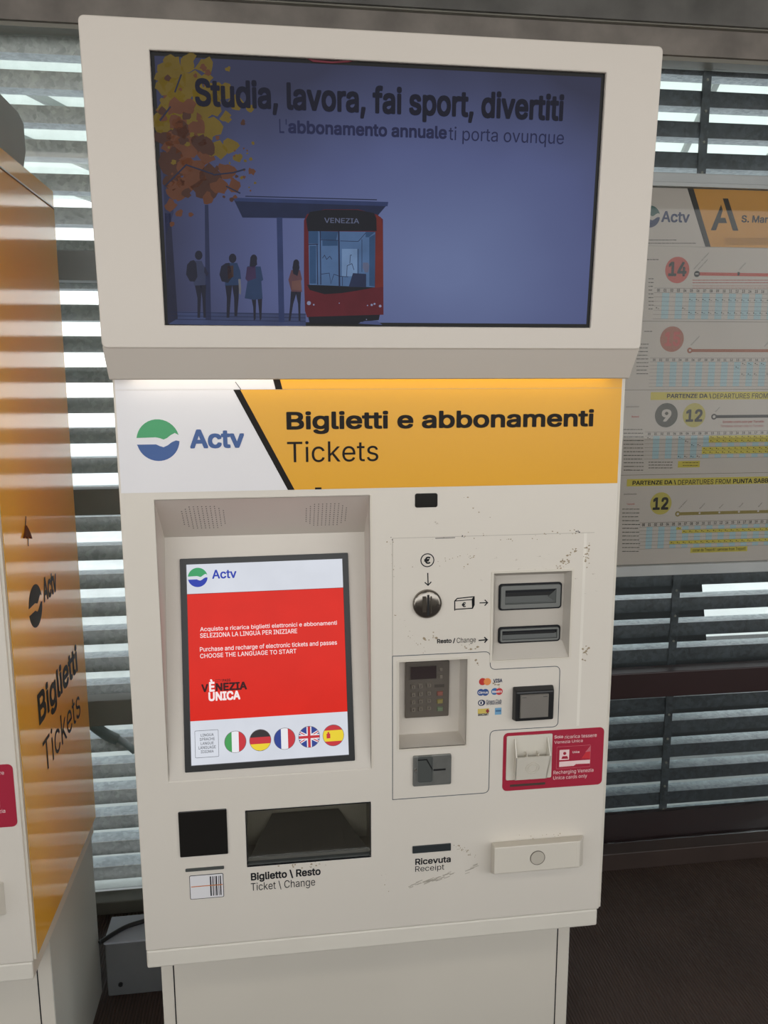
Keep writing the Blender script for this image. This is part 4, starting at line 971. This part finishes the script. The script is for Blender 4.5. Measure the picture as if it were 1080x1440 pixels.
louvre('grey louvre slats with a riveted upright, above and below the timetable board', XJ + .22, XR, ZT - 0.0155 * S, 0.02, 3.0, GALV2, [1.595, 2.9], dark_strip=0.12, top=ZTOP)

# timetable board
YB = 0.625 * S
FB = Frame((0, YB, ZT), (1, 0, 0), (0, 0, 1))
TB = thing('timetable_board', 'framed waterbus timetable board with amber header on the glass wall behind the ticket machine', 'timetable', (1.65, YB, ZT - 0.46 * S))
bu0, bu1 = FB.p(848, 500)[0], 2.55
vtp, vbt = FB.p(1000, 264)[1], FB.p(1000, 806)[1]
vin = FB.p(1000, 792)[1]
PAPER = mat('grey_white_paper', '#c2bcb6', rough=0.6, var=0.02); PRY = mat('poster_amber', '#c8913a', rough=0.5); PBLUE = mat('table_blue', '#a3c0ca', rough=0.6); PYEL = mat('highlight_yellow', '#c8bb4e', rough=0.6)
PINK_ = mat('print_black', '#101113', rough=0.6); PRED = mat('print_red', '#b24a3c', rough=0.6); PRULE = mat('print_rule', '#6f6a68', rough=0.6); PNAVY = mat('print_navy', '#2c3a63', rough=0.6)
POL = mat('print_olive', '#8c7f45', rough=0.6); PBRN = mat('print_brown', '#9a5a3e', rough=0.6); PDK = mat('print_charcoal', '#232321', rough=0.6); PCR = mat('print_pale_text', '#a83a3a', rough=0.6)
b = B(FB).m(FRAMEG); 
b.rect((bu0 - .02, vbt, bu1, vin), -0.03, 0.008); b.rect((bu0 - .02, vtp, bu1, vtp + .012), -0.03, 0.006); b.rect((bu0 - .02, vin, bu0, vtp), -0.03, 0.006); b.rect((bu1 - .015, vin, bu1, vtp), -0.03, 0.006)
b.obj('frame', TB, bevel=0.002)
b = B(FB).m(FRAMED).rect((bu0, vin, bu1 - .015, vtp), -0.03, -0.012); b.obj('backing', TB)
kb = 1.78 * S / F_PX
def vy(y, x=1000): return FB.p(x, y)[1]
D = [vtp - .001, vy(346.5), vy(452), vy(548, 980), vy(666.5, 1000), vin + .001]
names = ['header_poster', 'route_poster', 'route_poster', 'route_poster', 'route_poster']
posters = []
for i in range(5):
    b = B(FB).m(PAPER).rect((bu0 + .002, D[i + 1] + (.0008 if i else 0), bu1 - .017, D[i] - .0008), -0.0118, -0.010)
    posters.append(b.obj(names[i], TB))
wq = -0.010; w_a, w_b, w_c, w_d = -0.0100, -0.0096, -0.0093, -0.0090
def fb(x, y): return FB.p(x, y, wq)
def FBR(*a): return FB.R(*a, w=wq)
def micro(b, x0, y0, x1, lines, dy, mt, hgt=0.9, seed=1):      # rows of unreadable small print
    r_ = random.Random(seed); b.m(mt)
    for i in range(lines):
        x = x0
        while x < x1 - 2:
            hgt_ = min(hgt, 0.95); L = min(r_.uniform(1.6, 5.5), x1 - x); a = fb(x, y0 + dy * i); c = fb(x + L, y0 + dy * i)
            b.rect((a[0], a[1] - hgt_ * kb / 2, c[0], a[1] + hgt_ * kb / 2), w_a, w_b); x += L + 0.8
def bubble(b, x, y, r, mt, txt, tr, tm):
    b.m(mt).disc(fb(x, y), r * kb, w_a, w_b, 40)
    if txt: b.m(tm).text(txt, FBR(*tr), w_c, 0.03)
def hours(b, x0, step, y0, y1, yrow, rows, bluex, bluew, n=24):
    ua_, ub_ = fb(x0 - step * .6, y0)[0], bu1 - .03
    va, vb2, vr = fb(1000, y0)[1], fb(1000, y1)[1], fb(1000, yrow)[1]
    b.m(PBLUE)
    for i in range(12):
        a = fb(bluex + i * bluew[1], 560)[0] if False else FB.p(bluex, (y0 + y1) / 2, wq)[0] + i * bluew[1] * kb
        if a + bluew[0] * kb < ub_: b.rect((a, vb2, a + bluew[0] * kb, vr), w_a, w_b)
    b.m(PRULE)
    for i in range(rows + 1):
        v = vr + (vb2 - vr) * i / rows; b.rect((ua_, v - .0004, ub_, v + .0004), w_b, w_c)
    b.rect((ua_, va - .0004, ub_, va + .0004), w_a, w_c)
    b.m(PINK_); us = FB.p(x0, y0, wq)[0]
    for i in range(n):
        u = us + i * step * kb
        if u < ub_ - .02: b.text('%02d' % i, (u - 2.2 * kb, vr + 1.3 * kb, u + 2.2 * kb, va - 1.0 * kb), w_c, 0.02)
    return us, va, vr, vb2, ub_
def marks(b, us, step, vr, vb2, rows, cells, seed=2):
    r_ = random.Random(seed); b.m(PINK_)
    for row, cols in cells:
        v = vr + (vb2 - vr) * (row + .5) / rows
        for cidx in cols:
            u = us + cidx * step * kb
            b.rect((u - 2.4 * kb, v - .5 * kb, u - .9 * kb, v + .9 * kb), w_c, w_d); b.rect((u + .2 * kb, v - 1.2 * kb, u + 2.2 * kb, v - .6 * kb), w_c, w_d)
ZB1 = lambda x, y: (870 + x / 5.143, 250 + y / 5.143)
# header poster
b = B(FB).m(PRY); a0, a1 = fb(971, 266.5), fb(996, 345.3); vtp2, vb2_ = D[0] - .001, D[1] + .0006
b.poly([(a0[0], vtp2), (bu1 - .018, vtp2), (bu1 - .018, vb2_), (a1[0], vb2_)], w_a, w_b)
b.m(PDK).poly([(a0[0] - 4.6 * kb, vtp2), (a0[0] + 4.2 * kb, vtp2), (a1[0] + 3.6 * kb, vb2_), (a1[0] - 4.2 * kb, vb2_)], w_a, w_c)
b.m(mat('poster_green', '#2d5a55')).poly(half(1, fb(914, 304.5), 14.5 * kb), w_a, w_b); b.m(PNAVY).poly(half(0, fb(914, 304.5), 14.5 * kb), w_a, w_b)
b.text('Actv', FBR(930.3, 296.7, 969.2, 313.5), w_c, 0.022)
b.m(PDK)
for pts in ([(752, 150), (790, 150), (865, 383), (825, 383)], [(665, 380), (740, 195), (752, 236), (736, 290), (770, 290), (783, 328), (722, 328), (703, 380)]): b.poly([fb(*ZB1(*p)) for p in pts], w_b, w_c)
b.text('S. Marco', FBR(1043, 302.5, 1079.5, 313.8), w_c, 0.025, prefix='S. Mar')
micro(b, 905, 337.5, 951, 1, 4, PDK); micro(b, 905, 342, 981, 1, 4, PDK, seed=4); micro(b, 1019, 335.5, 1120, 4, 2.6, mat('print_umber', '#6a4c20'), .8, 5)
b.obj('print', posters[0])
# line 14
b = B(FB); bubble(b, 952.4, 379.7, 17.9, mat('route_red', '#b5483a'), '14', (940.4, 368, 965, 388.8), PDK)
b.m(mat('route_red', '#b5483a')).rect((fb(980, 385)[0], fb(980, 387.4)[1], bu1 - .04, fb(980, 382.8)[1]), w_a, w_b)
b.m(PINK_).disc(fb(980, 385.2), 4.3 * kb, w_a, w_c, 20); b.rect((fb(1037, 385)[0], fb(1037, 387.6)[1], fb(1040, 385)[0], fb(1040, 382.6)[1]), w_a, w_c)
b.m(PAPER).line([fb(977.5, 385.2), fb(982, 385.2)], 1.2 * kb, w_c, w_d)
b.m(PINK_).label('San Marco - San Zaccaria', fb(976, 379), 2.6 * kb, w_c, .82); b.label('Venezia / Venice', fb(982, 380), 2.6 * kb, w_c, .82); b.label('Lido S.M.E.', fb(1040, 380), 2.7 * kb, w_c, .82)
micro(b, 974, 394, 1130, 2, 3.6, PCR, 1.0, 7); micro(b, 974, 402, 1130, 2, 3, mat('print_rose', '#b8847c'), .9, 8); micro(b, 906, 365, 926, 1, 3, PDK, 1.4, 3)
o_ = hours(b, 926, 9.85, 406, 449, 412.5, 6, 930.5, (10.5, 20.1)); marks(b, o_[0], 9.85, o_[2], o_[3], 6, ((1, range(5, 20)), (3, (0, 4, 20)), (4, range(5, 22))))
micro(b, 912, 392, 919, 9, 5.3, PDK, 1.0, 9)
b.obj('print', posters[1])
# line 15, faded
b = B(FB); bubble(b, 944.9, 477, 17.8, mat('route_faded', '#9c5a44'), '15', (935, 466.5, 956, 487), mat('route_faded_text', '#b4493f'))
b.m(PBRN).rect((fb(970, 493)[0], fb(970, 495)[1], bu1 - .04, fb(970, 490.8)[1]), w_a, w_b); b.disc(fb(970, 492.8), 4 * kb, w_a, w_c, 20); b.m(PAPER).disc(fb(970, 492.8), 1.6 * kb, w_a, w_d, 12)
b.m(PINK_).label('Punta Sabbioni', fb(972, 486), 2.6 * kb, w_c, .82); b.label('Venezia', fb(1075, 488), 2.6 * kb, w_c, .82)
micro(b, 906, 466, 919, 1, 3, PDK, 1.6, 3); micro(b, 895, 484, 912, 9, 5.2, PDK, 1.1, 11)
o_ = hours(b, 920, 9.8, 503.5, 543.5, 509, 7, 923.5, (10, 19.6)); marks(b, o_[0], 9.8, o_[2], o_[3], 7, ((0, (14, 15, 16, 17)), (1, (13,)), (3, (14, 15, 16, 18))))
b.obj('print', posters[2])
# lines 9 and 12
b = B(FB).m(PYEL).rect((fb(915, 557)[0], fb(915, 562.5)[1], bu1 - .04, fb(915, 551.5)[1]), w_a, w_b)
b.m(PINK_).text('PARTENZE DA \\', FBR(938, 553.6, 1000, 560.3), w_c, 0.025); b.text('DEPARTURES FROM', FBR(1002.5, 553.4, 1079, 560), w_c, 0.006); b.text('BURANO', FBR(1082, 553.4, 1115, 560), w_c, 0.025)
bubble(b, 937, 583.9, 17.4, mat('route_charcoal', '#45453c'), '9', (930.7, 575.5, 943.5, 592.8), PAPER); bubble(b, 976, 583.9, 17.4, mat('route_olive', '#b5ab52'), '12', (964.9, 575.5, 987.3, 593), PDK)
b.m(PDK).rect((fb(1004, 586)[0], fb(1004, 588)[1], bu1 - .04, fb(1004, 583.8)[1]), w_a, w_b); b.disc(fb(1004, 586), 4.2 * kb, w_a, w_c, 20); b.m(PAPER).disc(fb(1004, 586), 2.2 * kb, w_a, w_d, 12)
b.m(PINK_).label('Torcello', fb(1006, 580), 2.6 * kb, w_c, .82)
b.m(PCR).text('Estratto orario solo per Torcello', FBR(1016.5, 591.5, 1074, 595), w_c, 0.015); b.text('Timetable extract only to Torcello', FBR(1013, 597.5, 1073, 601), w_c, 0)
b.m(PDK).label('ione\\Direction', fb(880, 573), 3.2 * kb, w_c); b.m(PCR).label('Burano)', fb(888, 587), 3.2 * kb, w_c, 0, .02)
micro(b, 877, 604, 905, 12, 5.2, PDK, 1.1, 12)
o_ = hours(b, 913, 9.75, 606.5, 644, 612, 6, 918, (9.8, 19.4))
u_ = lambda c: o_[0] + (c - .5) * 9.75 * kb
rv = lambda r_: o_[2] + (o_[3] - o_[2]) * r_ / 6
b.m(PYEL).rect((u_(10), rv(1.9), u_(22), rv(.1)), w_b, w_c - .0001); b.rect((u_(9), rv(4.9), u_(22), rv(3.1)), w_b, w_c - .0001)
marks(b, o_[0], 9.75, o_[2], o_[3], 6, ((0, [0, 5] + list(range(10, 22))), (1, [6] + list(range(10, 22))), (2, (7, 8)), (3, range(9, 22)), (4, range(9, 22)), (5, (5, 6, 7, 8))))
b.m(PYEL).rect(FBR(953.6, 648.5, 983.7, 657), w_a, w_b); micro(b, 960, 650.5, 982, 2, 4, PDK, 1, 13); micro(b, 912, 650, 946, 3, 4, PDK, 1, 14); micro(b, 877, 656, 890, 2, 5, PDK, 1, 15)
b.obj('print', posters[3])
# line 12 from the coast
b = B(FB).m(PYEL).rect((fb(881.5, 678)[0], fb(1000, 681.5)[1], bu1 - .04, fb(1000, 671.5)[1]), w_a, w_b)
b.m(PINK_).text('PARTENZE DA \\', FBR(889.5, 676, 950.5, 681.6), w_c, 0.025); b.text('DEPARTURES FROM', FBR(953.5, 674.8, 1027, 680.2), w_c, 0.006); b.text('PUNTA SABBIONI', FBR(1031, 673.4, 1080, 678.8), w_c, 0.025, prefix='PUNTA SABB')
bubble(b, 929.3, 708, 16.6, mat('route_olive', '#b5ab52'), '12', (918.5, 699.4, 939.4, 716.6), PDK)
b.m(POL).rect((fb(953, 722.6)[0], fb(953, 724.8)[1], bu1 - .04, fb(953, 720.4)[1]), w_a, w_b); b.disc(fb(953, 722.6), 4 * kb, w_a, w_c, 20); b.m(PAPER).disc(fb(953, 722.6), 2 * kb, w_a, w_d, 12)
for x, t in ((983.6, 'Mazzorbo'), (1011.4, 'Burano'), (1038.9, 'Torcello'), (1066, 'Murano')):
    yy = 722.6 - (x - 953) * .035; b.m(PAPER).disc(fb(x, yy), 1.5 * kb, w_b, w_d, 12); b.m(PINK_).label(t, fb(x + .5, yy - 5.5), 2.6 * kb, w_c, .82)
b.m(PINK_).label('Punta Sabbioni', fb(955, 716), 2.6 * kb, w_c, .82)
b.m(PDK).label('ione\\Direction', fb(877, 696), 3.2 * kb, w_c); b.m(PCR).label('Treporti)', fb(881, 710), 3.2 * kb, w_c, 0, .01)
micro(b, 875, 716, 900, 12, 5.4, PDK, 1.1, 17)
o_ = hours(b, 905, 9.4, 732.5, 769, 738.5, 6, 908.5, (9.6, 18.9))
u_ = lambda c: o_[0] + (c - .5) * 9.4 * kb
b.m(PYEL).rect((u_(7), rv(2), u_(23), rv(1.1)), w_b, w_c - .0001); b.rect((u_(5), rv(4.9), u_(23), rv(4)), w_b, w_c - .0001); b.rect((u_(6), rv(1), u_(6.8), rv(.3)), w_b, w_c - .0001)
marks(b, o_[0], 9.4, o_[2], o_[3], 6, ((0, (6,)), (1, range(7, 23)), (4, range(5, 23))))
b.m(PYEL).rect(FBR(971, 770.6, 1050.5, 775), w_a, w_b); b.m(PDK).text('corse da Treporti \\ services from Treporti', FBR(974, 771.4, 1048, 774.4), w_c, 0.01)
b.obj('print', posters[4])
b = B(FB).m(glass_mat('board_glazing', (0.92, 0.92, 0.91, 1), 0.5)).rect((bu0, vin, bu1 - .015, vtp), -0.004, -0.002); b.obj('glazing', TB)

# small things in the gap between the machines
yb0 = 0.378 * S
t = thing('floor_box', 'low grey steel box on the floor in the gap between the ticket machines', 'box', (-0.06, 0.55, FLZ))
bx = mat('grey_floor_box', '#6f7172', rough=0.5, var=0.1)
b = B(FW).m(bx).box(-0.205, 0.16, yb0, 0.60, FLZ, 0.128); b.obj('casing', t, bevel=0.004)
b = B(FW).m(mat('louvre_lit_lid', '#a7adb6', rough=0.4, var=0.06)).box(-0.207, 0.162, yb0 - .003, 0.602, 0.128, 0.134); b.obj('lid', t, bevel=0.002)  # lid colour made paler and bluish for light reflected off the louvres
for x in (-0.17, -0.045, 0.12):
    b = B(Frame((0, yb0, 0), (1, 0, 0), (0, 0, 1))).m(BLACKP).disc((x, 0.005), 0.006, 0, 0.004, 12); b.obj('bolt', t)
def tube(name, pts, rad, mt, n=10, sub=6):
    P_ = [Vector(p) for p in pts]; Q = []
    for i in range(len(P_) - 1):
        p0, p1, p2, p3 = P_[max(i - 1, 0)], P_[i], P_[i + 1], P_[min(i + 2, len(P_) - 1)]
        for j in range(sub):
            t = j / sub; Q.append(0.5 * ((2 * p1) + (-p0 + p2) * t + (2 * p0 - 5 * p1 + 4 * p2 - p3) * t * t + (-p0 + 3 * p1 - 3 * p2 + p3) * t ** 3))
    Q.append(P_[-1]); V = []; Fs = []
    for i, q in enumerate(Q):
        d = (Q[min(i + 1, len(Q) - 1)] - Q[max(i - 1, 0)]).normalized(); a = d.orthogonal().normalized() if abs(d.z) > .9 else d.cross(Vector((0, 0, 1))).normalized(); c = d.cross(a)
        V += [q + a * rad * math.cos(6.2832 * k_ / n) + c * rad * math.sin(6.2832 * k_ / n) for k_ in range(n)]
    for i in range(len(Q) - 1):
        for k_ in range(n): Fs.append((i * n + k_, i * n + (k_ + 1) % n, (i + 1) * n + (k_ + 1) % n, (i + 1) * n + k_))
    Fs += [tuple(range(n)), tuple(range(len(Q) * n - 1, len(Q) * n - n - 1, -1))]
    return B(FW).m(mt).add(V, Fs).obj(name, smooth=True)
def onz(x, y, z):
    d = RGT * ((x - 540) / F_PX) - UPV * ((y - 720) / F_PX) + FWD; t = (z - CAM.z) / d.z; return CAM + d * t
zc = 0.140
cb = tube('cable', [onz(140, 1326, zc), onz(158, 1314, zc), onz(178, 1303, zc), onz(200, 1296, zc), onz(214, 1293, zc), Vector((0.12, 0.595, zc))], 0.006, BLACKP)
tag(cb, 'thin black cable curving over the low grey box between the machines', 'cable')
# bent grey pipe behind the glass
FQ = Frame((0, 0.79, ZT), (1, 0, 0), (0, 0, 1))
FQ = Frame((0, 0.699 * S, ZT), (1, 0, 0), (0, 0, 1))
pq = [FQ.at(*FQ.p(x, y)) for x, y in ((112, 1004), (134, 1022), (150, 1033), (166, 1040))]
pp = tube('brace_pipe', pq, 0.017, mat('grey_green_pipe', '#7d8784', rough=0.5, var=0.12), 14)
tag(pp, 'bent grey metal pipe slanting under the dark bar between the machines', 'pipe')
B(FW)
q_ = [FQ.at(*FQ.p(x, y)) for x, y in ((163, 1037), (176, 1045), (190, 1057))]
b2 = tube('pipe_end', q_, 0.0105, mat('grey_green_pipe', '#7d8784'), 12); b2.parent = pp
# dried leaf stuck on the ochre flank of the left machine
FS2 = Frame((XB - 0.8832 * S, 0, ZT), (0, 1, 0), (0, 0, 1))
b = B(FS2).m(mat('dry_leaf', '#5a3018', rough=0.7, var=0.3, vscale=90))
LFP = [FS2.p(x, y, .002) for x, y in ((35.5, 739), (38, 743), (41, 750), (43.5, 757.5), (39.5, 755), (37, 757.5), (36, 753), (32.5, 757), (34.5, 749))]
b.poly(LFP, 0.0015, 0.005); lf = b.obj('dried_leaf'); tag(lf, 'small brown dried leaf stuck to the ochre flank of a ticket machine', 'leaf')
b = B(FS2).m(BLACKP).line([FS2.p(36.5, 726, .002), FS2.p(35.8, 739, .002)], 0.0012, 0.0015, 0.0027); b.line([FS2.p(39.5, 756, .002), FS2.p(40, 768, .002)], 0.0010, 0.0015, 0.0025); o = b.obj('stalk', None); o.parent = lf

# ------------------------------------------------------------------ floor, ceiling, outside
m = mat('ribbed_timber_deck', '#4c3d36', rough=0.55, var=0.2, vscale=3)
nt = m.node_tree; bs = nt.nodes['Principled BSDF']; co = [n for n in nt.nodes if n.type == 'TEX_COORD'][0]; rp = [n for n in nt.nodes if n.type == 'VALTORGB'][0]
wv = nt.nodes.new('ShaderNodeTexWave'); wv.wave_type = 'BANDS'; wv.bands_direction = 'X'; wv.inputs['Scale'].default_value = 36.0; wv.inputs['Distortion'].default_value = 0.0
nt.links.new(co.outputs['Object'], wv.inputs['Vector'])
bp = nt.nodes.new('ShaderNodeBump'); bp.inputs['Strength'].default_value = 0.7; bp.inputs['Distance'].default_value = 0.004
nt.links.new(wv.outputs['Fac'], bp.inputs['Height']); nt.links.new(bp.outputs[0], bs.inputs['Normal'])
mx = nt.nodes.new('ShaderNodeMix'); mx.data_type = 'RGBA'; mx.blend_type = 'MULTIPLY'; mx.inputs['Factor'].default_value = 0.6
cr2 = nt.nodes.new('ShaderNodeValToRGB'); cr2.color_ramp.elements[0].color = (.35, .35, .35, 1); cr2.color_ramp.elements[0].position = 0.1; cr2.color_ramp.elements[1].position = 0.5
nt.links.new(wv.outputs['Fac'], cr2.inputs[0]); nt.links.new(rp.outputs[0], mx.inputs['A']); nt.links.new(cr2.outputs[0], mx.inputs['B']); nt.links.new(mx.outputs['Result'], bs.inputs['Base Color'])
struct(B(FW).m(m).box(-4.0, 4.6, -9.0, YW + .03, -0.10, FLZ).obj('floor'))
CEIL = mat('grey_ceiling', '#8d8a85', rough=0.7, var=0.08)
struct(B(FW).m(CEIL).box(-4.0, 4.6, -3.2, YW + .06, 2.97, 3.05).obj('ceiling'))
struct(B(FW).m(BEAMD).box(-4.1, -4.0, -1.9, YW + .06, -0.06, 3.05).obj('wall_left')); struct(B(FW).m(BEAMD).box(4.6, 4.7, -1.9, YW + .06, -0.06, 3.05).obj('wall_right'))
struct(B(FW).m(mat('pale_light_block', '#a39c90', rough=0.6, var=0.1)).box(-4.0, 4.6, -3.2, -3.1, FLZ, 1.12).obj('added_light_block'))  # added unseen low wall, shades the lower panel and bounces light
struct(B(FW).m(BEAMD).box(-4.0, XL, YW - .03, YW + .06, FLZ, 2.97).obj('wall_back'))
# outside: landing stage paving, canopy, dark bulwark
struct(B(FW).m(mat('pale_paving', '#d2d3d2', rough=0.8, var=0.1, vscale=2)).box(-14, 16, YW + .03, 26, -0.12, -0.03).obj('ground'))
CAN = mat('white_canopy_sheet', '#d9e0dc', rough=0.6, var=0.04)
_n = CAN.node_tree; _t = _n.nodes.new('ShaderNodeBsdfTranslucent'); _t.inputs[0].default_value = lin('#e6eae6'); _m = _n.nodes.new('ShaderNodeMixShader'); _m.inputs[0].default_value = 0.75
_n.links.new(_n.nodes['Principled BSDF'].outputs[0], _m.inputs[1]); _n.links.new(_t.outputs[0], _m.inputs[2]); _n.links.new(_m.outputs[0], _n.nodes['Material Output'].inputs[0]); RAF = mat('grey_rafter', '#8e9490', rough=0.6)
t = thing('canopy', 'white sheet canopy with grey rafters outside above the louvres', 'canopy', (0.6, 3.0, 2.75))
b = B(FW).m(CAN); b.box(-6, 8, YW + .4, 5.0, 2.95, 2.951); b.obj('roof_sheet', t)
for i in range(22):
    b = B(FW).m(RAF); x = -5.2 + i * .55; b.add([Vector((x + dx + sh * 1.4, y, z)) for z in (2.915, 2.949) for y, sh in ((YW + .45, 0), (4.9, 1)) for dx in (0, .03)], [(0, 2, 3, 1), (4, 5, 7, 6), (0, 1, 5, 4), (2, 6, 7, 3), (0, 4, 6, 2), (1, 3, 7, 5)]); b.obj('rafter', t)
b = B(Frame((0, 1.62, 0), (1, 0, 0), (0, 0, 1))).m(mat('dark_hull', '#2a2b2c', rough=0.6)).poly([(0.95, -0.03), (6.5, -0.03), (6.5, 0.46), (2.12, 0.46), (2.05, 0.92), (0.95, 0.92)], -0.12, 0)
o = b.obj('bulwark'); tag(o, 'dark low wall outside, behind the louvre slats under the timetable board', 'wall')
